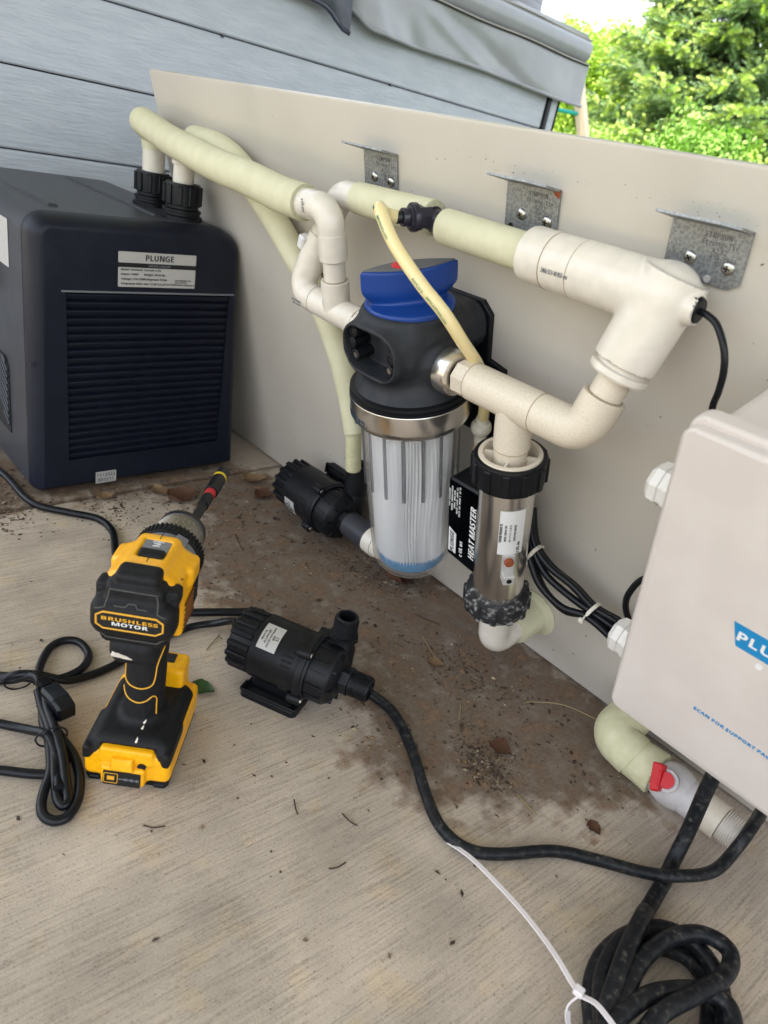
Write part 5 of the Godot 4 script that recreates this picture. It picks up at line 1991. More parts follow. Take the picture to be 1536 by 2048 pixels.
	if piped:
		s = Soup.new()
		s.x = B
		s.cyl(Vector3(0.096, -0.046, -0.044), Vector3(0.096, -0.0405, -0.044), 0.0085, 16, 0.001)
		s.box(Vector3(0.096, -0.0455, -0.038), Vector3(0.009, 0.0025, 0.008))
		part("fixing_ear", s, M.black_plastic, t)
		s = Soup.new()
		s.x = B
		s.cyl(Vector3(0.096, -0.040, -0.044), Vector3(0.096, -0.0375, -0.044), 0.0048, 12, 0.001)
		part("fixing_screw", s, M.screw_steel, t)
	# sticker wrapped on the housing
	s = Soup.new()
	var mid := 0.55 if not piped else 2.05
	var x0 := 0.038
	var x1 := 0.062
	for k in 8:
		var a0 := mid - 0.42 + 0.84 * k / 8
		var a1 := mid - 0.42 + 0.84 * (k + 1) / 8
		var q0 := A + Vector3(0, cos(a0), sin(a0)) * (R + 0.0005)
		var q1 := A + Vector3(0, cos(a1), sin(a1)) * (R + 0.0005)
		s.quad(q0 + Vector3(x0, 0, 0), q1 + Vector3(x0, 0, 0), q1 + Vector3(x1, 0, 0), q0 + Vector3(x1, 0, 0))
	var st := part("sticker", s, M.label_silver, t)
	var n := 0
	for l in ["DC PUMP", "12V 24W 2.0A", "H-max 5m 20L/min", "IP68", "CE"]:
		var off := n * 0.0042
		var mp := func(p: Vector3) -> Vector3:
			var a := mid + (p.x * 0.9) / R
			return A + Vector3(x0 + 0.0035 + off + (-p.y), cos(a) * (R + 0.0006 + p.z), sin(a) * (R + 0.0006 + p.z))
		write_bent(t, l, 0.0021 if l != "CE" else 0.0036, mp, M.ink_dark)
		n += 1
	return t


func pumps() -> void:
	pump(Transform3D(Basis(Vector3(0.8949, 0, -0.4463), Vector3(0, 1, 0), Vector3(0.4463, 0, 0.8949)), Vector3(-0.562, 0, -0.4001)), "loose black pump standing on the concrete beside the power drill, ports open", 0.0, false)
	var k := 1.12
	pump(Transform3D(Basis(Vector3(k, 0, 0), Vector3(0, k, 0), Vector3(0, 0, k)), Vector3(-0.886, -0.002, -0.7)), "black pump fixed at the foot of the tub behind the filter bowl", PI / 2, true)
	var t := thing("pipe_elbow", "white pipe elbow half hidden behind the clear filter bowl", "pipe elbow", ID, Vector3(-0.64, 0.058, -0.70))
	var s := fitting_tube([Vector3(-0.668, 0.0585, -0.70), Vector3(-0.628, 0.0585, -0.70), Vector3(-0.628, 0.0585, -0.765)], 0.0205, 0.022, 26)
	s.cyl(Vector3(-0.668, 0.0585, -0.70), Vector3(-0.648, 0.0585, -0.70), 0.0222, 26, 0.001)
	part("body", s, M.pvc, t)


# ---------- drill ----------
func drill() -> void:
	var fr := Transform3D(Basis(Vector3(0.6743, 0, -0.7385), Vector3(0, 1, 0), Vector3(0.7385, 0, 0.6743)), Vector3(-0.469, 0, -0.219))
	var t := thing("power_drill", "yellow and black cordless power drill standing upright on its battery", "power drill", fr, Vector3(0, 0, -0.055))
	var s := Soup.new()
	# battery
	s.box(Vector3(0, 0.0065, -0.054), Vector3(0.0405, 0.0065, 0.054), 0.003)
	for q in [-1.0, 1.0]:
		s.box(Vector3(q * 0.032, 0.0035, -0.003), Vector3(0.0065, 0.0035, 0.004), 0.002)
	part("battery_base", s, M.black_plastic, t)
	s = Soup.new()
	var yel := func(p: Vector3) -> float:
		var d := sd_box(p, Vector3(0, 0.0265, -0.0545), Vector3(0.0422, 0.0180, 0.0570), 0.0065)
		d = maxf(d, -sd_box(p, Vector3(0, 0.031, 0.012), Vector3(0.0245, 0.008, 0.010), 0.003))
		d = smin(d, sd_box(p, Vector3(-0.002, 0.0175, 0.0015), Vector3(0.0215, 0.0120, 0.0070), 0.003), 0.003)
		d = smin(d, sd_box(p, Vector3(0, 0.040, -0.003), Vector3(0.026, 0.009, 0.007), 0.003), 0.003)
		var top := sd_box(p, Vector3(0.0, 0.060, -0.098), Vector3(0.030, 0.020, 0.016), 0.005)
		return smin(d, top, 0.004)
	s.field(yel, Vector3(-0.048, 0.002, -0.124), Vector3(0.048, 0.092, 0.016), 0.0026)
	var bat := part("battery", s, M.drill_yellow, t)
	s = Soup.new()
	s.x = Transform3D(Basis(Vector3(1, 0, 0), -0.12), Vector3(-0.002, 0.0170, 0.0088))
	s.prism(ring_poly(0.0180, 0.0085, 0.001, 2), 0.0, 0.0006)
	var gp := part("gauge_plate", s, M.label_black, bat)
	s = Soup.new()
	for q in [[ring_poly(0.0065, 0.0055, 0.001, 2), -0.0105]]:
		var p: PackedVector2Array = q[0]
		var pts := PackedVector3Array()
		for e in p:
			pts.append(Vector3(e.x + q[1], e.y, 0.001))
		pts.append(pts[0])
		s.x = Transform3D(Basis(Vector3(1, 0, 0), -0.12), Vector3(-0.002, 0.0170, 0.0088))
		s.tube(pts, 0.0004, 6)
	part("gauge_frame", s, M.pinstripe, gp)
	s = Soup.new()
	s.x = Transform3D(Basis(Vector3(1, 0, 0), -0.12), Vector3(-0.002, 0.0170, 0.0088))
	s.box(Vector3(0.006, 0.0, 0.0008), Vector3(0.0105, 0.0004, 0.0003))
	for k in 3:
		s.box(Vector3(0.004 + k * 0.0055, 0.0, 0.0008), Vector3(0.0015, 0.0014, 0.0003))
	part("gauge_mark", s, M.ink_grey, gp)
	s = Soup.new()
	s.x = Transform3D(Basis(Vector3(1, 0, 0), -0.12), Vector3(-0.002, 0.0170, 0.0088))
	s.box(Vector3(-0.0105, 0, 0.0008), Vector3(0.0035, 0.0022, 0.0003))
	part("gauge_symbol", s, M.pinstripe, gp)
	s = Soup.new()
	s.x = Transform3D(Basis(Vector3(1, 0, 0), -0.25), Vector3(-0.0025, 0.0335, 0.0055))
	s.prism(soft([Vector3(-0.0115, -0.0075, 0.002), Vector3(0.0115, -0.0075, 0.002), Vector3(0.0105, 0.0075, 0.002), Vector3(-0.0105, 0.0075, 0.002)], 3), -0.006, 0.004, 0.002)
	part("release_button", s, M.drill_yellow, bat, 50.0)
	s = Soup.new()
	s.x = Transform3D(Basis(), Vector3(0.0155, 0.0315, 0.0030))
	s.cyl(Vector3.ZERO, Vector3(0, 0, 0.0022), 0.0042, 14)
	part("socket_hole", s, M.gap, bat)
	s = Soup.new()
	s.x = Transform3D(Basis(Vector3(1, 0, 0), Vector3(0, 0, -1), Vector3(0, 1, 0)), Vector3(0.006, 0.0798, -0.101))
	s.prism(ring_poly(0.011, 0.007, 0.001, 2), 0.0, 0.0008)
	part("spec_label", s, M.label_black, bat)
	# grip: handle, chin and foot
	s = Soup.new()
	var grip := func(p: Vector3) -> float:
		var q := Vector3(p.x, p.y, p.z * 0.86)
		var a := Vector3(0, 0.055, -0.047 * 0.86)
		var b := Vector3(0, 0.175, -0.060 * 0.86)
		var h := clampf((q - a).dot(b - a) / (b - a).length_squared(), 0.0, 1.0)
		var rad := 0.0205 - 0.0022 * sin(h * 3.0) + 0.002 * h
		var d := (q - a - (b - a) * h).length() - rad
		var foot := sd_box(p, Vector3(0, 0.0455, -0.0480), Vector3(lerpf(0.0405, 0.033, clampf((p.y - 0.042) / 0.02, 0, 1)), 0.0120, lerpf(0.0500, 0.042, clampf((p.y - 0.042) / 0.02, 0, 1))), 0.007)
		foot = maxf(foot, -sd_box(p, Vector3(0, 0.037, 0.006), Vector3(0.0265, 0.0115, 0.013), 0.003))
		d = smin(d, foot, 0.008)
		for e in [-1.0, 1.0]:
			d = smin(d, sd_box(p, Vector3(e * 0.0380, 0.0415, -0.020), Vector3(0.0042, 0.0085, 0.026), 0.003), 0.004)
		var chin := sd_box(p, Vector3(0, 0.163, -0.032), Vector3(0.0225, 0.016, 0.032), 0.013)
		return smin(d, chin, 0.014)
	s.field(grip, Vector3(-0.052, 0.028, -0.118), Vector3(0.052, 0.202, 0.016), 0.0028)
	var handle := part("grip", s, M.drill_rubber, t)
	# thin yellow lines let into the rubber
	for line in [
		[Vector2(-0.0165, 0.150), Vector2(-0.0172, 0.125), Vector2(-0.0168, 0.106), Vector2(-0.0145, 0.1005), Vector2(0.0, 0.099), Vector2(0.0100, 0.1005), Vector2(0.0130, 0.107), Vector2(0.0140, 0.122), Vector2(0.0165, 0.134), Vector2(0.0205, 0.150)],
		[Vector2(-0.0180, 0.0890), Vector2(-0.012, 0.0845), Vector2(0.0, 0.0828), Vector2(0.0075, 0.0845), Vector2(0.0125, 0.0880), Vector2(0.0155, 0.084), Vector2(0.0160, 0.075), Vector2(0.0165, 0.0650)]]:
		var raw := []
		for q in line:
			raw.append(Vector3(q.x, q.y, 0))
		var pts := PackedVector3Array()
		for q in curve(raw, 6):
			var p := Vector3(q.x, q.y, 0.03)
			for k in 40:
				var d: float = grip.call(p)
				if d < 0.0002:
					break
				p.z -= maxf(d * 0.8, 0.0002)
			pts.append(p)
		s = Soup.new()
		s.tube(pts, 0.0008, 6)
		part("pinstripe", s, M.pinstripe, handle)
	# trigger and direction switch on the far side
	s = Soup.new()
	s.box(Vector3(0, 0.150, -0.084), Vector3(0.009, 0.016, 0.010), 0.005)
	part("trigger", s, M.black_plastic, t, 50.0)
	# yellow motor housing
	s = Soup.new()
	var hous := func(p: Vector3) -> float:
		var d := sd_box(p, Vector3(0, 0.201, -0.052), Vector3(0.0335, 0.0335, 0.036), 0.014)
		d = smin(d, sd_box(p, Vector3(0, 0.2300, -0.0525), Vector3(0.0205, 0.0125, 0.034), 0.007), 0.005)
		for e in [-1.0, 1.0]:
			d = smin(d, sd_box(p, Vector3(e * 0.0300, 0.2170, -0.0690), Vector3(0.0085, 0.0110, 0.0150), 0.005), 0.004)
			d = smin(d, sd_box(p, Vector3(e * 0.0290, 0.1830, -0.0560), Vector3(0.0075, 0.0170, 0.0260), 0.005), 0.004)
		d = smin(d, sd_box(p, Vector3(0, 0.170, -0.066), Vector3(0.0200, 0.014, 0.022), 0.008), 0.006)
		d = maxf(d, -sd_box(p, Vector3(0.001, 0.2435, -0.058), Vector3(0.0125, 0.0040, 0.0155), 0.0015))
		for k in 2:
			d = maxf(d, -sd_box(p, Vector3(0.0270, 0.2215, -0.030 - k * 0.011), Vector3(0.0042, 0.006, 0.0026), 0.001))
		return d
	s.field(hous, Vector3(-0.044, 0.150, -0.096), Vector3(0.044, 0.250, -0.010), 0.0024)
	var hs := part("motor_housing", s, M.drill_yellow, t)
	for q in [[Vector3(0.001, 0.2426, -0.0375), 0.004], [Vector3(0.001, 0.2426, -0.080), 0.006]]:
		s = Soup.new()
		s.box(q[0], Vector3(0.0003, 0.0003, q[1]))
		part("mould_seam", s, M.gap, hs)
	s = Soup.new()
	s.box(Vector3(0.001, 0.2402, -0.0640), Vector3(0.0118, 0.0010, 0.0088))
	var pl := part("speed_plate", s, M.drill_grey, hs)
	write(pl, "2", 0.0062, Transform3D(Basis(Vector3(1, 0, 0), Vector3(0, 0, -1), Vector3(0, 1, 0)).scaled_local(Vector3(1.7, 1, 1)), Vector3(0.001, 0.2413, -0.0655)), M.label_white, true)
	write(pl, "SPEED", 0.0026, Transform3D(Basis(Vector3(1, 0, 0), Vector3(0, 0, -1), Vector3(0, 1, 0)), Vector3(0.001, 0.2413, -0.0712)), M.label_white, true)
	s = Soup.new()
	s.x = Transform3D(Basis(Vector3(1, 0, 0), 0.25), Vector3(0.001, 0.2412, -0.0492))
	s.box(Vector3.ZERO, Vector3(0.0115, 0.0030, 0.0058), 0.002)
	part("speed_switch", s, M.drill_rubber, hs, 50.0)
	for k in 6:
		s = Soup.new()
		s.box(Vector3(0.0367, 0.1725 + k * 0.0052, -0.0545 - k * 0.0006), Vector3(0.0006, 0.0012, 0.019), 0.0004)
		part("side_vent", s, M.side_print, hs)
	s = Soup.new()
	s.box(Vector3(0.0368, 0.200, -0.0755), Vector3(0.0012, 0.020, 0.006), 0.001)
	part("side_pad", s, M.drill_rubber, hs)
	# black rear cap with its badge
	s = Soup.new()
	var cap := func(p: Vector3) -> float:
		var d := sd_box(p, Vector3(0, 0.2015, -0.0105), Vector3(0.0370, 0.0175, 0.0155), 0.011)
		d = smin(d, sd_box(p, Vector3(0, 0.2190, -0.0170), Vector3(0.0250, 0.0150, 0.0140), 0.006), 0.006)
		d = smin(d, sd_box(p, Vector3(0, 0.1830, -0.0165), Vector3(0.0300, 0.0120, 0.0150), 0.008), 0.006)
		for e in [-1.0, 1.0]:
			d = smin(d, sd_box(p, Vector3(e * 0.0300, 0.2210, -0.0215), Vector3(0.0065, 0.0080, 0.0090), 0.004), 0.003)
		d = smin(d, sd_box(p, Vector3(0, 0.2365, -0.0190), Vector3(0.0195, 0.0078, 0.0120), 0.006), 0.002)
		return d
	s.field(cap, Vector3(-0.044, 0.162, -0.038), Vector3(0.044, 0.250, 0.010), 0.0022)
	var rc := part("rear_cap", s, M.drill_rubber, t)
	# moulded ridges, dusty at their edges
	for line in [
		[Vector2(-0.0305, 0.2125), Vector2(-0.0225, 0.2150), Vector2(-0.0200, 0.2300), Vector2(0.0200, 0.2300), Vector2(0.0225, 0.2150), Vector2(0.0305, 0.2125)],
		[Vector2(-0.0150, 0.2165), Vector2(-0.0050, 0.2165), Vector2(-0.0030, 0.2190), Vector2(0.0030, 0.2190), Vector2(0.0050, 0.2165), Vector2(0.0150, 0.2165)],
		[Vector2(-0.0300, 0.1885), Vector2(-0.0220, 0.1800), Vector2(0.0220, 0.1800), Vector2(0.0300, 0.1885)]]:
		var pts := PackedVector3Array()
		for i in line.size() - 1:
			for f in 8:
				var q: Vector2 = line[i].lerp(line[i + 1], f / 8.0)
				var p := Vector3(q.x, q.y, 0.03)
				for k in 40:
					var d: float = cap.call(p)
					if d < 0.0002:
						break
					p.z -= maxf(d * 0.8, 0.0002)
				pts.append(p)
		s = Soup.new()
		s.tube(pts, 0.0006, 6)
		part("cap_ridge", s, M.dust_edge, rc)
	for e in [-1.0, 1.0]:
		s = Soup.new()
		s.cyl(Vector3(e * 0.0305, 0.2215, -0.014), Vector3(e * 0.0305, 0.2215, -0.0118), 0.0032, 12, 0.0005)
		part("screw", s, M.dark_steel, rc)
	s = Soup.new()
	var ring := PackedVector3Array()
	for q in [Vector2(-0.0285, 0.1985), Vector2(-0.0285, 0.2075), Vector2(-0.0225, 0.2115), Vector2(0.0225, 0.2115), Vector2(0.0285, 0.2075), Vector2(0.0285, 0.1985), Vector2(0.0225, 0.1945), Vector2(-0.0225, 0.1945), Vector2(-0.0285, 0.1985)]:
		ring.append(Vector3(q.x, q.y, 0.0049))
	s.tube(ring, 0.0010, 6)
	part("badge_frame", s, M.pinstripe, rc)
	s = Soup.new()
	s.x = Transform3D(Basis(), Vector3(0, 0.203, 0.0049))
	s.prism(PackedVector2Array([Vector2(-0.0283, -0.0045), Vector2(-0.0223, -0.0083), Vector2(0.0223, -0.0083), Vector2(0.0283, -0.0045), Vector2(0.0283, 0.0045), Vector2(0.0223, 0.0083), Vector2(-0.0223, 0.0083), Vector2(-0.0283, 0.0045)]), -0.003, 0.0003)
	var bd := part("badge", s, M.label_black, rc)
	write(bd, "BRUSHLESS", 0.0036, Transform3D(Basis(), Vector3(0, 0.2053, 0.0053)), M.pinstripe, true, "Droid Sans", 1.85)
	write(bd, "MOTOR", 0.0036, Transform3D(Basis(), Vector3(0, 0.2005, 0.0053)), M.ink_white, true, "Droid Sans", 1.75)
	# chips of paint and dust marks
	s = Soup.new()
	s.x = Transform3D(Basis(Vector3(1, 0, 0), 0.35), Vector3(-0.008, 0.1615, 0.0003))
	s.prism(PackedVector2Array([Vector2(-0.009, 0.001), Vector2(-0.003, 0.0025), Vector2(0.004, 0.0008), Vector2(0.0095, -0.0018), Vector2(0.010, -0.0042), Vector2(0.003, -0.0028), Vector2(-0.002, -0.0018), Vector2(-0.0085, -0.0012)]), -0.004, 0.0006)
	part("paint_splash", s, M.paint_chip, handle)
	for q in [[0.008, 0.0610, 0.0035], [0.0075, 0.0580, 0.004], [0.0065, 0.0550, 0.0045]]:
		var p := Vector3(q[0], q[1], 0.03)
		for k in 50:
			var d: float = grip.call(p)
			if d < 0.0002:
				break
			p.z -= maxf(d * 0.8, 0.0002)
		s = Soup.new()
		s.x = Transform3D(Basis(Vector3(1, 0, 0), -0.5) * Basis(Vector3(0, 0, 1), q[2] * 300.0), p)
		s.prism(PackedVector2Array([Vector2(-q[2], -0.0006), Vector2(-0.001, 0.0008), Vector2(q[2], 0.0004), Vector2(q[2] * 0.5, -0.0009), Vector2(0, -0.0012)]), -0.001, 0.0004)
		part("paint_splash", s, M.paint_chip, handle)
	# gearbox collar, clutch ring, chuck
	var ax := Transform3D(Basis(Vector3(1, 0, 0), Vector3(0, 0, -1), Vector3(0, 1, 0)), Vector3(0, 0.2015, 0))
	s = Soup.new()
	s.x = ax
	s.lathe([Vector2(0, 0.078), Vector2(0.0335, 0.078), Vector2(0.0340, 0.092), Vector2(0.0325, 0.1015), Vector2(0.0310, 0.1035), Vector2(0, 0.1035)], 40)
	for e in [0.5, 2.0, 3.7, 5.2]:
		s.x = ax * Transform3D(Basis(Vector3.UP, e), Vector3.ZERO)
		s.box(Vector3(0.0335, 0.090, 0), Vector3(0.0025, 0.011, 0.006), 0.001)
	part("gearbox_collar", s, M.drill_grey, t)
	s = Soup.new()
	s.x = ax
	s.lathe([Vector2(0, 0.1035), Vector2(0.0325, 0.1035), Vector2(0.0338, 0.105), Vector2(0.0338, 0.1165), Vector2(0.0322, 0.119), Vector2(0, 0.119)], 48)
	for k in 48:
		s.x = ax * Transform3D(Basis(Vector3.UP, TAU * k / 48), Vector3.ZERO)
		s.box(Vector3(0.0338, 0.111, 0), Vector3(0.0011, 0.0062, 0.0010))
	part("clutch_ring", s, M.drill_rubber, t)
	s = Soup.new()
	s.x = ax
	var prof := [Vector2(0, 0.119), Vector2(0.0285, 0.119)]
	for k in 11:
		prof.append(Vector2(0.0292 - k * 0.00030, 0.1205 + k * 0.0028))
		prof.append(Vector2(0.0281 - k * 0.00030, 0.1219 + k * 0.0028))
	prof.append_array([Vector2(0.0245, 0.1535), Vector2(0.0250, 0.155)])
	s.lathe(prof, 40)
	part("chuck_sleeve", s, M.chuck_steel, t, 20.0)
	s = Soup.new()
	s.x = ax
	s.lathe([Vector2(0.024, 0.1545), Vector2(0.0258, 0.1555), Vector2(0.0252, 0.163), Vector2(0.0170, 0.1725), Vector2(0.0100, 0.1745), Vector2(0.0, 0.1745)], 36)
	part("chuck_nose", s, M.dark_steel, t)
	# driver held in the chuck
	var b := thing("screwdriver_bit", "long black bit holder with red and yellow bands held in the drill chuck", "drill bit", fr, Vector3(0.002, 0.2, -0.18))
	var bx := Transform3D(Basis(Vector3(0.99975, 0, 0.0224), Vector3(0.0224, -0.010, -0.9997).normalized(), Vector3(0.0, 1, -0.010).normalized()).orthonormalized(), Vector3(0.0005, 0.2010, 0))
	for q in [["shaft", 0.172, 0.232, 0.0058, M.dark_steel, 6], ["sleeve", 0.230, 0.255, 0.0066, M.black_plastic, 20], ["red_band", 0.255, 0.268, 0.0066, M.sleeve_red, 20], ["guide_sleeve", 0.268, 0.3075, 0.0085, M.black_plastic, 20], ["yellow_band", 0.3075, 0.3130, 0.0086, M.ring_yellow, 20], ["tip_socket", 0.3130, 0.332, 0.0080, M.dark_steel, 12]]:
		s = Soup.new()
		s.x = bx
		s.cyl(Vector3(0, q[1], 0), Vector3(0, q[2], 0), q[3], q[5], 0.0008)
		part(q[0], s, q[4], b)


# ---------- cables ----------
func flat_line(p: Array, r: float, lift := 0.0) -> Array:
	var out := []
	for q in p:
		out.append(Vector3(q.x, r + 0.0006 + lift, q.y))
	return out


func cables() -> void:
	var s := Soup.new()
	# chiller cord: round behind the drill and on to the pump
	var p := flat_line([Vector2(-1.32, -0.24), Vector2(-1.23, -0.29), Vector2(-1.168, -0.308), Vector2(-1.121, -0.313), Vector2(-1.067, -0.315), Vector2(-1.03, -0.326), Vector2(-0.995, -0.359), Vector2(-0.962, -0.389), Vector2(-0.919, -0.394), Vector2(-0.865, -0.376), Vector2(-0.82, -0.359), Vector2(-0.775, -0.345), Vector2(-0.73, -0.352), Vector2(-0.70, -0.375)], 0.0056)
	p.append_array([Vector3(-0.683, 0.0085, -0.394), Vector3(-0.664, 0.010, -0.428), Vector3(-0.640, 0.014, -0.464), Vector3(-0.612, 0.032, -0.464), Vector3(-0.586, 0.056, -0.442), Vector3(-0.562, 0.064, -0.421)])
	s.tube(curve(p, 8), 0.0056, 12)
	single("chiller_cord", s, M.cable, "black cord from under the chiller, passing behind the drill to the pump", "cable", ID, Vector3(-0.9, 0, -0.37))
	# bundled power cord at the left edge
	var t := thing("bundled_cord", "black power cord bundled with twist ties, with plug, at left edge", "power cord", ID, Vector3(-0.58, 0, -0.18))
	var r := 0.0048
	var loops := [
		[Vector3(-0.640, 0.010, -0.192), Vector3(-0.668, 0.008, -0.205), Vector3(-0.695, 0.006, -0.225), Vector3(-0.700, 0.006, -0.244), Vector3(-0.688, 0.006, -0.257), Vector3(-0.661, 0.006, -0.257), Vector3(-0.641, 0.007, -0.240), Vector3(-0.634, 0.010, -0.215), Vector3(-0.640, 0.013, -0.195), Vector3(-0.652, 0.014, -0.178), Vector3(-0.672, 0.009, -0.160), Vector3(-0.70, 0.006, -0.14)],
		[Vector3(-0.562, 0.046, -0.398), Vector3(-0.585, 0.042, -0.408), Vector3(-0.614, 0.030, -0.425), Vector3(-0.641, 0.012, -0.414), Vector3(-0.654, 0.007, -0.389), Vector3(-0.653, 0.006, -0.356), Vector3(-0.648, 0.006, -0.328), Vector3(-0.634, 0.006, -0.285), Vector3(-0.628, 0.006, -0.250), Vector3(-0.629, 0.009, -0.220), Vector3(-0.640, 0.018, -0.196), Vector3(-0.652, 0.018, -0.178), Vector3(-0.666, 0.008, -0.158), Vector3(-0.685, 0.006, -0.130)],
		[Vector3(-0.668, 0.007, -0.150), Vector3(-0.656, 0.010, -0.172), Vector3(-0.641, 0.020, -0.188), Vector3(-0.622, 0.022, -0.190), Vector3(-0.600, 0.016, -0.184), Vector3(-0.572, 0.014, -0.176), Vector3(-0.545, 0.016, -0.172), Vector3(-0.515, 0.010, -0.163), Vector3(-0.495, 0.008, -0.150), Vector3(-0.482, 0.006, -0.143), Vector3(-0.469, 0.006, -0.141), Vector3(-0.459, 0.006, -0.147), Vector3(-0.458, 0.006, -0.159), Vector3(-0.472, 0.006, -0.173), Vector3(-0.495, 0.007, -0.183), Vector3(-0.520, 0.010, -0.187), Vector3(-0.545, 0.014, -0.184), Vector3(-0.575, 0.016, -0.183), Vector3(-0.605, 0.020, -0.188), Vector3(-0.630, 0.024, -0.190)],
		[Vector3(-0.612, 0.024, -0.184), Vector3(-0.585, 0.020, -0.180), Vector3(-0.552, 0.020, -0.176), Vector3(-0.525, 0.014, -0.170), Vector3(-0.500, 0.010, -0.162), Vector3(-0.480, 0.008, -0.157), Vector3(-0.470, 0.008, -0.158), Vector3(-0.473, 0.009, -0.164), Vector3(-0.492, 0.012, -0.169), Vector3(-0.520, 0.018, -0.176), Vector3(-0.552, 0.022, -0.180), Vector3(-0.585, 0.022, -0.184), Vector3(-0.610, 0.026, -0.190)],
		[Vector3(-0.625, 0.006, -0.118), Vector3(-0.606, 0.006, -0.138), Vector3(-0.590, 0.007, -0.152), Vector3(-0.572, 0.012, -0.163), Vector3(-0.550, 0.020, -0.172), Vector3(-0.528, 0.016, -0.172), Vector3(-0.506, 0.010, -0.166), Vector3(-0.486, 0.014, -0.160)],
		[Vector3(-0.552, 0.006, -0.108), Vector3(-0.541, 0.006, -0.125), Vector3(-0.528, 0.006, -0.140), Vector3(-0.518, 0.006, -0.153), Vector3(-0.512, 0.006, -0.166), Vector3(-0.522, 0.006, -0.180), Vector3(-0.545, 0.008, -0.183)]]
	for q in loops:
		s = Soup.new()
		s.tube(curve(q, 8), r, 12)
		part("cord", s, M.cable, t)
	s = Soup.new()
	s.x = Transform3D(Basis(Vector3(0.93, -0.1, -0.10).normalized(), Vector3(0.1, 1, 0).normalized(), Vector3(0.10, 0, 0.95).normalized()).orthonormalized(), Vector3(-0.583, 0.027, -0.194))
	s.prism(soft([Vector3(-0.022, -0.006, 0.002), Vector3(0.004, -0.013, 0.003), Vector3(0.016, -0.013, 0.003), Vector3(0.021, -0.006, 0.003), Vector3(0.020, 0.010, 0.003), Vector3(0.004, 0.012, 0.003), Vector3(-0.022, 0.006, 0.002)], 3), -0.009, 0.009, 0.003)
	for k in 4:
		s.box(Vector3(-0.025 - k * 0.0035, 0, 0), Vector3(0.0012, 0.0055, 0.0058), 0.0008)
	part("plug", s, M.cable, t, 45.0)
	for q in [Vector3(-0.654, 0.012, -0.176), Vector3(-0.553, 0.016, -0.176)]:
		s = Soup.new()
		var ring := []
		for k in 13:
			var a := TAU * k / 12
			ring.append(q + Vector3(0.006 * sin(a * 0.5), 0.012 * sin(a), 0.0145 * cos(a)))
		s.tube(curve(ring, 4), 0.0010, 6)
		part("twist_tie", s, M.black_plastic, t)
	# heavy cable from the pump to the box
	s = Soup.new()
	p = flat_line([Vector2(-0.60, -0.475), Vector2(-0.51, -0.495), Vector2(-0.439, -0.515), Vector2(-0.395, -0.518), Vector2(-0.342, -0.497), Vector2(-0.294, -0.47), Vector2(-0.259, -0.454), Vector2(-0.233, -0.452), Vector2(-0.212, -0.461), Vector2(-0.193, -0.485), Vector2(-0.165, -0.533), Vector2(-0.131, -0.565)], 0.0062)
	p.append_array([Vector3(-0.094, 0.016, -0.585), Vector3(-0.070, 0.022, -0.606), Vector3(-0.050, 0.022, -0.645), Vector3(-0.046, 0.035, -0.680), Vector3(-0.045, 0.07, -0.690), Vector3(-0.044, 0.12, -0.668), Vector3(-0.043, 0.235, -0.652)])
	s.tube(curve(p, 8), 0.0062, 14)
	single("heavy_cable", s, M.cable_dusty, "thick black dusty cable running from the loose pump across concrete to the control box", "cable", ID, Vector3(-0.25, 0, -0.46))
	# second cable, coiled in the corner of the picture
	t = thing("coiled_cable", "thick black dusty cable coiled in a heap at the lower right", "cable", ID, Vector3(-0.03, 0, -0.47))
	s = Soup.new()
	p = [Vector3(-0.098, 0.235, -0.652), Vector3(-0.094, 0.16, -0.652), Vector3(-0.091, 0.10, -0.648), Vector3(-0.087, 0.045, -0.648), Vector3(-0.083, 0.012, -0.632), Vector3(-0.077, 0.0085, -0.600), Vector3(-0.071, 0.009, -0.551), Vector3(-0.0685, 0.034, -0.528), Vector3(-0.0605, 0.041, -0.482), Vector3(-0.051, 0.043, -0.444), Vector3(-0.040, 0.040, -0.412), Vector3(-0.020, 0.034, -0.388), Vector3(0.005, 0.024, -0.378)]
	s.tube(curve(p, 8), 0.0076, 14)
	part("cable_lead", s, M.cable_dusty, t)
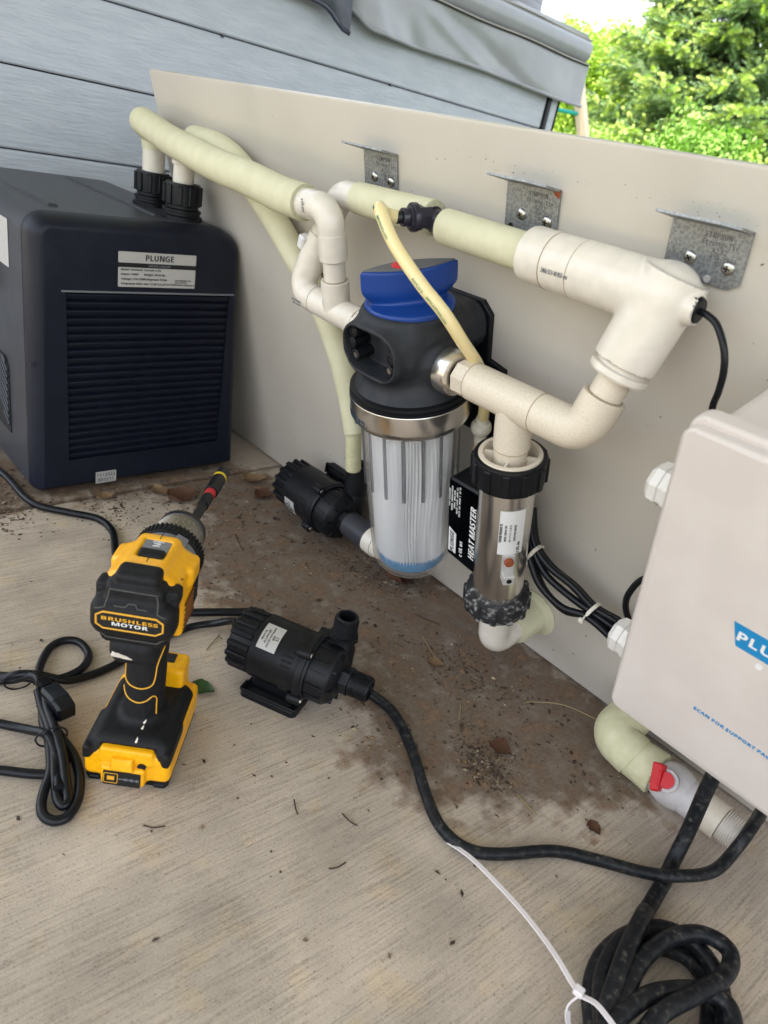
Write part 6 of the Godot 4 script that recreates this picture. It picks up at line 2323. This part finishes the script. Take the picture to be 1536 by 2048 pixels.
	for ring in [
		[Vector3(0.0, 0.0085, -0.385), Vector3(-0.030, 0.0085, -0.400), Vector3(-0.048, 0.009, -0.423), Vector3(-0.064, 0.009, -0.445), Vector3(-0.074, 0.009, -0.478), Vector3(-0.070, 0.009, -0.519), Vector3(-0.053, 0.009, -0.550), Vector3(-0.025, 0.009, -0.561), Vector3(0.002, 0.009, -0.550), Vector3(0.024, 0.009, -0.521), Vector3(0.036, 0.009, -0.480), Vector3(0.036, 0.009, -0.435), Vector3(0.020, 0.009, -0.395), Vector3(-0.005, 0.012, -0.380), Vector3(-0.028, 0.018, -0.395)],
		[Vector3(-0.030, 0.020, -0.400), Vector3(-0.043, 0.012, -0.430), Vector3(-0.055, 0.012, -0.452), Vector3(-0.060, 0.0095, -0.480), Vector3(-0.055, 0.0095, -0.513), Vector3(-0.043, 0.0095, -0.535), Vector3(-0.022, 0.012, -0.544), Vector3(-0.003, 0.014, -0.534), Vector3(0.013, 0.014, -0.508), Vector3(0.022, 0.013, -0.470), Vector3(0.022, 0.012, -0.430), Vector3(0.008, 0.012, -0.400), Vector3(-0.015, 0.022, -0.393)],
		[Vector3(-0.004, 0.028, -0.392), Vector3(-0.030, 0.030, -0.405), Vector3(-0.052, 0.026, -0.432), Vector3(-0.066, 0.024, -0.465), Vector3(-0.068, 0.024, -0.505), Vector3(-0.052, 0.025, -0.537), Vector3(-0.026, 0.026, -0.549), Vector3(0.001, 0.027, -0.538), Vector3(0.021, 0.026, -0.508), Vector3(0.031, 0.025, -0.465), Vector3(0.028, 0.025, -0.420), Vector3(0.010, 0.027, -0.390)],
		[Vector3(-0.020, 0.040, -0.395), Vector3(-0.034, 0.042, -0.421), Vector3(-0.046, 0.040, -0.471), Vector3(-0.043, 0.040, -0.515), Vector3(-0.029, 0.041, -0.545), Vector3(-0.012, 0.042, -0.556), Vector3(0.001, 0.044, -0.550), Vector3(0.005, 0.044, -0.527), Vector3(-0.004, 0.044, -0.491), Vector3(-0.015, 0.046, -0.446), Vector3(-0.012, 0.040, -0.405), Vector3(0.005, 0.03, -0.385)],
		[Vector3(-0.038, 0.042, -0.395), Vector3(-0.034, 0.044, -0.425), Vector3(-0.026, 0.042, -0.463), Vector3(-0.005, 0.038, -0.500), Vector3(0.014, 0.038, -0.512), Vector3(0.028, 0.036, -0.500), Vector3(0.034, 0.034, -0.460), Vector3(0.028, 0.032, -0.415), Vector3(0.008, 0.034, -0.385)]]:
		s = Soup.new()
		s.tube(curve(ring, 7), 0.0074, 14)
		part("cable_turn", s, M.cable_dusty, t)
	# long white tie round the coil
	t = thing("cable_tie", "long white cable tie arching over the concrete from the coiled cable", "cable tie", ID, Vector3(-0.06, 0.03, -0.415))
	s = Soup.new()
	p = [Vector3(-0.2365, 0.004, -0.448), Vector3(-0.206, 0.0155, -0.446), Vector3(-0.170, 0.022, -0.442), Vector3(-0.136, 0.028, -0.436), Vector3(-0.108, 0.034, -0.4275), Vector3(-0.0905, 0.038, -0.4205), Vector3(-0.0735, 0.040, -0.4135), Vector3(-0.0625, 0.041, -0.4110), Vector3(-0.048, 0.050, -0.409), Vector3(-0.020, 0.050, -0.402), Vector3(-0.004, 0.030, -0.398), Vector3(-0.010, 0.006, -0.396), Vector3(-0.05, 0.006, -0.402), Vector3(-0.066, 0.020, -0.408), Vector3(-0.064, 0.038, -0.411)]
	ribbon(s, curve(p, 10), 0.0021, 0.0007)
	part("strap", s, M.zip_white, t)
	s = Soup.new()
	s.x = Transform3D(Basis(Vector3(0, 1, 0), 0.2), Vector3(-0.0655, 0.0415, -0.4115))
	s.box(Vector3.ZERO, Vector3(0.0040, 0.0028, 0.0040), 0.001)
	part("head", s, M.zip_white, t)
	# hoses and wires on the wall
	s = Soup.new()
	t = thing("clear_tubing", "yellow-tinted clear tubing curving from the black injector down behind the filter", "tubing", WF, Vector3(-0.53, 0.58, 0.1))
	var yp := curve([Vector3(-0.5845, 0.5852, 0.0775), Vector3(-0.5855, 0.5905, 0.090), Vector3(-0.5810, 0.5985, 0.102), Vector3(-0.5720, 0.6030, 0.111), Vector3(-0.5590, 0.598, 0.118), Vector3(-0.533, 0.578, 0.125), Vector3(-0.497, 0.550, 0.125), Vector3(-0.472, 0.524, 0.116), Vector3(-0.4625, 0.491, 0.098), Vector3(-0.468, 0.444, 0.062), Vector3(-0.478, 0.396, 0.040), Vector3(-0.487, 0.363, 0.030)], 10)
	s.tube(yp, 0.0068, 18)
	part("tube", s, M.yellow_tube, t)
	for q in [[0.30, "ANNJOY"], [0.40, "www.annjoy.com"], [0.55, "ANNJOY"], [0.62, "www.annjoy.com"], [0.17, "www.annjoy.com"]]:
		var i0: float = q[0] * (yp.size() - 1)
		var mp := func(v: Vector3) -> Vector3:
			var f := i0 + v.x / 0.0047
			var i := clampi(int(f), 0, yp.size() - 2)
			var c: Vector3 = yp[i].lerp(yp[i + 1], f - i)
			var d: Vector3 = (yp[i + 1] - yp[i]).normalized()
			var out := Vector3(0.1, 0.25, 1)
			out = (out - d * out.dot(d)).normalized()
			var sd := out.cross(d)
			var a := v.y / 0.0068
			return c + (out * cos(a) + sd * sin(a)) * (0.0069 + v.z)
		write_bent(t, "AnnCorp" if q[1] == "ANNJOY" else "www.anncorp.com", 0.0034, mp, M.ink_green)
	t = thing("tubing_connector", "white plastic tubing connector beside the filter's black wall plate", "connector", WF, Vector3(-0.489, 0.345, 0.03))
	s = Soup.new()
	s.x = Soup.along(Vector3(-0.4885, 0.364, 0.030), Vector3(-0.003, -0.026, -0.002))
	s.lathe([Vector2(0, 0), Vector2(0.0065, 0.0), Vector2(0.0078, 0.004), Vector2(0.0080, 0.009), Vector2(0.0110, 0.010), Vector2(0.0128, 0.014), Vector2(0.0128, 0.019), Vector2(0.0105, 0.024), Vector2(0.0078, 0.026), Vector2(0.0072, 0.040), Vector2(0, 0.040)], 18)
	part("nut", s, M.nylon, t)
	s = Soup.new()
	s.tube(curve([Vector3(-0.4925, 0.328, 0.0272), Vector3(-0.4955, 0.310, 0.026), Vector3(-0.499, 0.285, 0.022)], 5), 0.0066, 14)
	part("lower_tube", s, M.yellow_tube, t)
	s = Soup.new()
	s.tube(curve([Vector3(-0.2530, 0.5685, 0.044), Vector3(-0.2440, 0.5685, 0.047), Vector3(-0.232, 0.565, 0.052), Vector3(-0.219, 0.551, 0.058), Vector3(-0.214, 0.534, 0.059), Vector3(-0.215, 0.514, 0.055), Vector3(-0.218, 0.496, 0.050), Vector3(-0.213, 0.465, 0.05), Vector3(-0.20, 0.44, 0.06)], 8), 0.0029, 10)
	single("sensor_cable", s, M.cable, "thin black cable looping from the big white elbow down behind the box", "cable", WF, Vector3(-0.23, 0.5, 0.05))
	t = thing("wire_bundle", "bundle of black wires tied together between heater and control box", "wires", WF, Vector3(-0.3, 0.2, 0.05))
	for k in 5:
		s = Soup.new()
		var o := Vector3(0, [0.0, 0.008, -0.008, 0.004, -0.004][k], [0.0, -0.003, 0.003, -0.010, 0.010][k])
		var dip: float = [0.0, 0.004, -0.013, 0.002, -0.006][k]
		s.tube(curve([Vector3(-0.402, 0.268, 0.035) + o, Vector3(-0.390, 0.250, 0.045) + o, Vector3(-0.374, 0.234, 0.052) + o * 0.8, Vector3(-0.350, 0.214 + dip * 0.7, 0.054) + o * 1.1, Vector3(-0.318, 0.201 + dip, 0.050) + o * 1.2, Vector3(-0.288, 0.195, 0.047) + o * 0.75, Vector3(-0.255, 0.193, 0.047) + o, Vector3(-0.228, 0.206, 0.065) + o, Vector3(-0.212, 0.240, 0.092) + o * 0.6, Vector3(-0.195, 0.256, 0.103) + o * 0.4], 7), 0.0044, 10)
		part("wire", s, M.cable, t)
	for q in [Vector3(-0.372, 0.233, 0.053), Vector3(-0.287, 0.195, 0.047)]:
		s = Soup.new()
		var ring := PackedVector3Array()
		for k in 19:
			var a := TAU * k / 18
			ring.append(q + Vector3(cos(a) * 0.004, cos(a) * 0.0125, sin(a) * 0.0138))
		ribbon(s, ring, 0.0022, 0.0008)
		s.box(q + Vector3(-0.003, -0.007, 0.0135), Vector3(0.0032, 0.0032, 0.0028), 0.001)
		part("cable_tie", s, M.nylon, t)
	s = Soup.new()
	s.tube(curve([Vector3(-0.2, 0.31, 0.04), Vector3(-0.236, 0.284, 0.045), Vector3(-0.247, 0.258, 0.05), Vector3(-0.247, 0.235, 0.05), Vector3(-0.236, 0.215, 0.05)], 7), 0.0036, 10)
	single("loop_wire", s, M.cable, "short black wire looping out from behind the box above lower gland", "cable", WF, Vector3(-0.24, 0.25, 0.05))


func ribbon(s: Soup, p: PackedVector3Array, half: float, thick: float) -> void:
	var m := p.size()
	var ring := []
	for i in m:
		var d := (p[mini(i + 1, m - 1)] - p[maxi(i - 1, 0)]).normalized()
		var side := d.cross(Vector3.UP if absf(d.y) < 0.9 else Vector3.RIGHT).normalized()
		var up := side.cross(d)
		ring.append([p[i] - side * half - up * thick, p[i] + side * half - up * thick, p[i] + side * half + up * thick, p[i] - side * half + up * thick])
	for i in m - 1:
		for k in 4:
			var e := (k + 1) % 4
			s.face([ring[i][k], ring[i][e], ring[i + 1][e], ring[i + 1][k]], (p[i] + p[i + 1]) / 2)


# ---------- things lying on the concrete ----------
func leaf(called: String, label: String, group: String, at: Vector3, turn: float, size: float, m: Material, curl: float, sd: int) -> void:
	var r := RandomNumberGenerator.new()
	r.seed = sd
	var s := Soup.new()
	var n := 9
	var rows := []
	for i in n:
		var f := float(i) / (n - 1)
		var w := sin(PI * pow(f, 0.8)) * 0.42 * (0.85 + 0.3 * r.randf()) + 0.02
		var row := []
		for k in 5:
			var g := (k - 2) / 2.0
			row.append(Vector3((f - 0.5) * size, absf(g) * absf(g) * curl * size * (0.6 + r.randf() * 0.7) + curl * 0.5 * size * pow(f - 0.5, 2.0) * 4.0 + 0.0012, g * w * size))
		rows.append(row)
	for i in n - 1:
		for k in 4:
			s.quad(rows[i][k], rows[i][k + 1], rows[i + 1][k + 1], rows[i + 1][k])
			var d := Vector3(0, 0.0004, 0)
			s.quad(rows[i][k] - d, rows[i + 1][k] - d, rows[i + 1][k + 1] - d, rows[i][k + 1] - d)
	s.tube(PackedVector3Array([Vector3(-0.5 * size, 0.0012, 0), Vector3(-0.75 * size, 0.001, 0.06 * size)]), 0.0006, 5)
	var o := single(called, s, m, label, "leaf", Transform3D(Basis(Vector3.UP, turn), at), Vector3.ZERO, group, 40.0)
	o.name = called


func litter() -> void:
	leaf("green_leaf", "small torn green leaf lying alone between drill and pump", "", Vector3(-0.550, 0, -0.347), 0.6, 0.030, M.green_leaf, 0.10, 3)
	leaf("dead_leaf", "pale round dead leaf lying below the filter bowl and heater elbow", "", Vector3(-0.442, 0, -0.640), 0.4, 0.022, M.dead_leaf_pale, 0.08, 5)
	leaf("dead_leaf", "curled brown dead leaf under the filter bowl", "", Vector3(-0.615, 0, -0.735), 1.0, 0.055, M.dead_leaf, 0.30, 7)
	leaf("dead_leaf", "dark flat dead leaf on the dirt right of the heavy cable", "", Vector3(-0.292, 0, -0.600), 2.0, 0.030, M.dead_leaf, 0.10, 9)
	leaf("bark_flake", "dark bark flake on clean concrete under the valve's threaded end", "", Vector3(-0.158, 0, -0.600), -0.3, 0.018, M.dead_leaf, 0.15, 11)
	var names := ["curled brown dead leaf nearest the drill bit's tip, by the chiller", "small brown dead leaf between the chiller's date sticker and bit tip", "pale dead leaf in front of the chiller's right corner", "small dead leaf beside the chiller cord at the left edge", "smallest dead leaf by the chiller cord, nearest the photo's left edge", "pale dead leaf left of the rear pump", "dead leaf close against the chiller's right front corner", "small dead leaf below the chiller's left front corner"]
	var idx := 0
	var spots := [[-0.985, -0.545, 0.055, 1], [-1.02, -0.52, 0.035, 2], [-0.94, -0.68, 0.04, 3], [-1.10, -0.255, 0.035, 4], [-1.13, -0.275, 0.03, 5], [-0.90, -0.72, 0.04, 6], [-1.0, -0.70, 0.045, 8], [-1.03, -0.43, 0.03, 12]]
	for q in spots:
		leaf("dead_leaf", names[idx], "dead leaves by the chiller's foot", Vector3(q[0], 0.001, q[1]), q[3] * 1.7, q[2], M.dead_leaf if q[3] % 2 else M.dead_leaf_pale, 0.16, q[3] + 20)
		idx += 1
	# twigs and straws, alike
	for q in [[-0.355, -0.345, 0.018, 0.4, 0], [-0.313, -0.382, 0.020, -0.2, 0], [-0.62, -0.40, 0.035, 1.0, 1], [-0.47, -0.655, 0.05, 0.4, 1], [-0.36, -0.60, 0.035, 0.9, 1], [-0.52, -0.70, 0.04, -0.4, 0], [-0.82, -0.56, 0.05, 0.3, 0], [-0.93, -0.50, 0.06, 0.8, 0], [-0.28, -0.34, 0.018, 1.8, 0], [-0.22, -0.56, 0.03, 0.1, 1], [-0.41, -0.22, 0.02, 2.2, 0]]:
		var s := Soup.new()
		var d: Vector3 = Vector3(cos(q[3]), 0, sin(q[3])) * q[2] / 2
		var c: Vector3 = Vector3(q[0], 0.0012, q[1])
		s.tube(curve([c - d, c + Vector3(0.002, 0.001, 0.002), c + d], 4), 0.0007, 5)
		single("twig" if q[4] == 0 else "straw", s, M.twig if q[4] == 0 else M.straw, "thin dark twig lying on the concrete" if q[4] == 0 else "thin pale straw lying on the dirt", "twig" if q[4] == 0 else "straw", ID, c, "twigs on the concrete" if q[4] == 0 else "straws on the dirt")
	var st := Soup.new()
	st.tube(curve([Vector3(-0.325, 0.001, -0.690), Vector3(-0.318, 0.004, -0.700), Vector3(-0.285, 0.014, -0.722), Vector3(-0.23, 0.02, -0.735)], 6), 0.0007, 5)
	single("grass_stem", st, M.straw, "long bent dry grass stem beside the foam elbow under the box", "grass stem", ID, Vector3(-0.28, 0.001, -0.71))
	# pebbles and seeds one could pick up
	for q in [[-0.385, -0.475, 0.0045], [-0.388, -0.468, 0.004], [-0.376, -0.462, 0.004], [-0.41, -0.66, 0.007], [-0.335, -0.585, 0.004], [-0.68, -0.72, 0.006], [-0.555, -0.515, 0.003], [-0.30, -0.545, 0.004]]:
		var s := Soup.new()
		s.x = Transform3D(Basis(Vector3.UP, q[0] * 40.0) * Basis.from_scale(Vector3(1.3, 0.55, 1.0) * q[2] / 2), Vector3(q[0], q[2] * 0.25, q[1]))
		s.lathe([Vector2(0, -1), Vector2(0.7, -0.7), Vector2(1, 0), Vector2(0.75, 0.7), Vector2(0, 1)], 9)
		single("pebble", s, M.dead_leaf_pale, "tiny pale pebble lying on the dirty concrete", "pebble", ID, Vector3(q[0], 0, q[1]), "pebbles on the dirty concrete", 80.0)
	# crumbs of soil and leaf
	var f := Soup.new()
	f.face([Vector3(-1, 0.1, 0), Vector3(0.1, 0.2, 0.75), Vector3(1, 0, 0.1)], Vector3(0, -1, 0))
	f.face([Vector3(-1, 0.1, 0), Vector3(1, 0, 0.1), Vector3(-0.1, 0.35, -0.6)], Vector3(0, -1, 0))
	f.face([Vector3(-1, 0.1, 0), Vector3(0.1, 0.2, 0.75), Vector3(0, -0.3, 0)], Vector3(0, 1, 0))
	f.face([Vector3(1, 0, 0.1), Vector3(-0.1, 0.35, -0.6), Vector3(0, -0.3, 0)], Vector3(0, 1, 0))
	var mesh := f.done(10.0)
	var heaps := [[-0.30, -0.575, 0.035, 420], [-0.275, -0.555, 0.02, 260], [-0.42, -0.655, 0.05, 260], [-0.66, -0.70, 0.05, 520], [-0.62, -0.735, 0.03, 320], [-0.80, -0.66, 0.12, 500], [-0.97, -0.60, 0.10, 500], [-0.99, -0.42, 0.05, 250], [-1.05, -0.28, 0.05, 500], [-1.13, -0.27, 0.05, 500], [-1.047, -0.50, 0.10, 300], [-0.50, -0.60, 0.10, 260], [-0.86, -0.74, 0.10, 300], [-0.36, -0.70, 0.06, 200], [-0.39, -0.50, 0.06, 140], [-0.24, -0.66, 0.05, 100], [-0.87, -0.48, 0.06, 200], [-0.58, -0.50, 0.10, 120], [-0.73, -0.52, 0.07, 200], [-0.2, -0.52, 0.12, 40], [-0.45, -0.30, 0.25, 45], [-0.25, -0.35, 0.2, 40], [-0.75, -0.33, 0.2, 50]]
	var total := 0
	for h in heaps:
		total += h[3]
	var mm := MultiMesh.new()
	mm.transform_format = MultiMesh.TRANSFORM_3D
	mm.use_colors = true
	mm.mesh = mesh
	mm.instance_count = total
	var at := 0
	for h in heaps:
		for k in h[3]:
			var p := Vector2(h[0] + rng.randfn() * h[2] * 0.75, h[1] + rng.randfn() * h[2] * 0.6)
			p.y = maxf(p.y, -0.785)
			var sz := 0.0008 + 0.0022 * pow(rng.randf(), 2.5)
			if rng.randf() < 0.05:
				sz *= 1.7
			var b := Basis(Vector3.UP, rng.randf() * TAU) * Basis(Vector3(1, 0, 0), rng.randf_range(-0.5, 0.5)) * Basis.from_scale(Vector3(sz * rng.randf_range(0.7, 1.6), sz * 0.8, sz))
			mm.set_instance_transform(at, Transform3D(b, Vector3(p.x, sz * 0.25, p.y)))
			var c := rng.randf()
			var l := rng.randf_range(0.5, 1.3)
			mm.set_instance_color(at, Color(0.075 * l, 0.050 * l, 0.034 * l) if c < 0.6 else Color(0.15 * l, 0.10 * l, 0.06 * l) if c < 0.88 else Color(0.34 * l, 0.27 * l, 0.18 * l))
			at += 1
	var o := MultiMeshInstance3D.new()
	o.name = "soil_crumbs"
	o.multimesh = mm
	o.material_override = M.litter
	add_child(o)
	meta(o, "brown crumbs of soil and leaf scattered over the concrete by the tub", "debris", "", "stuff")
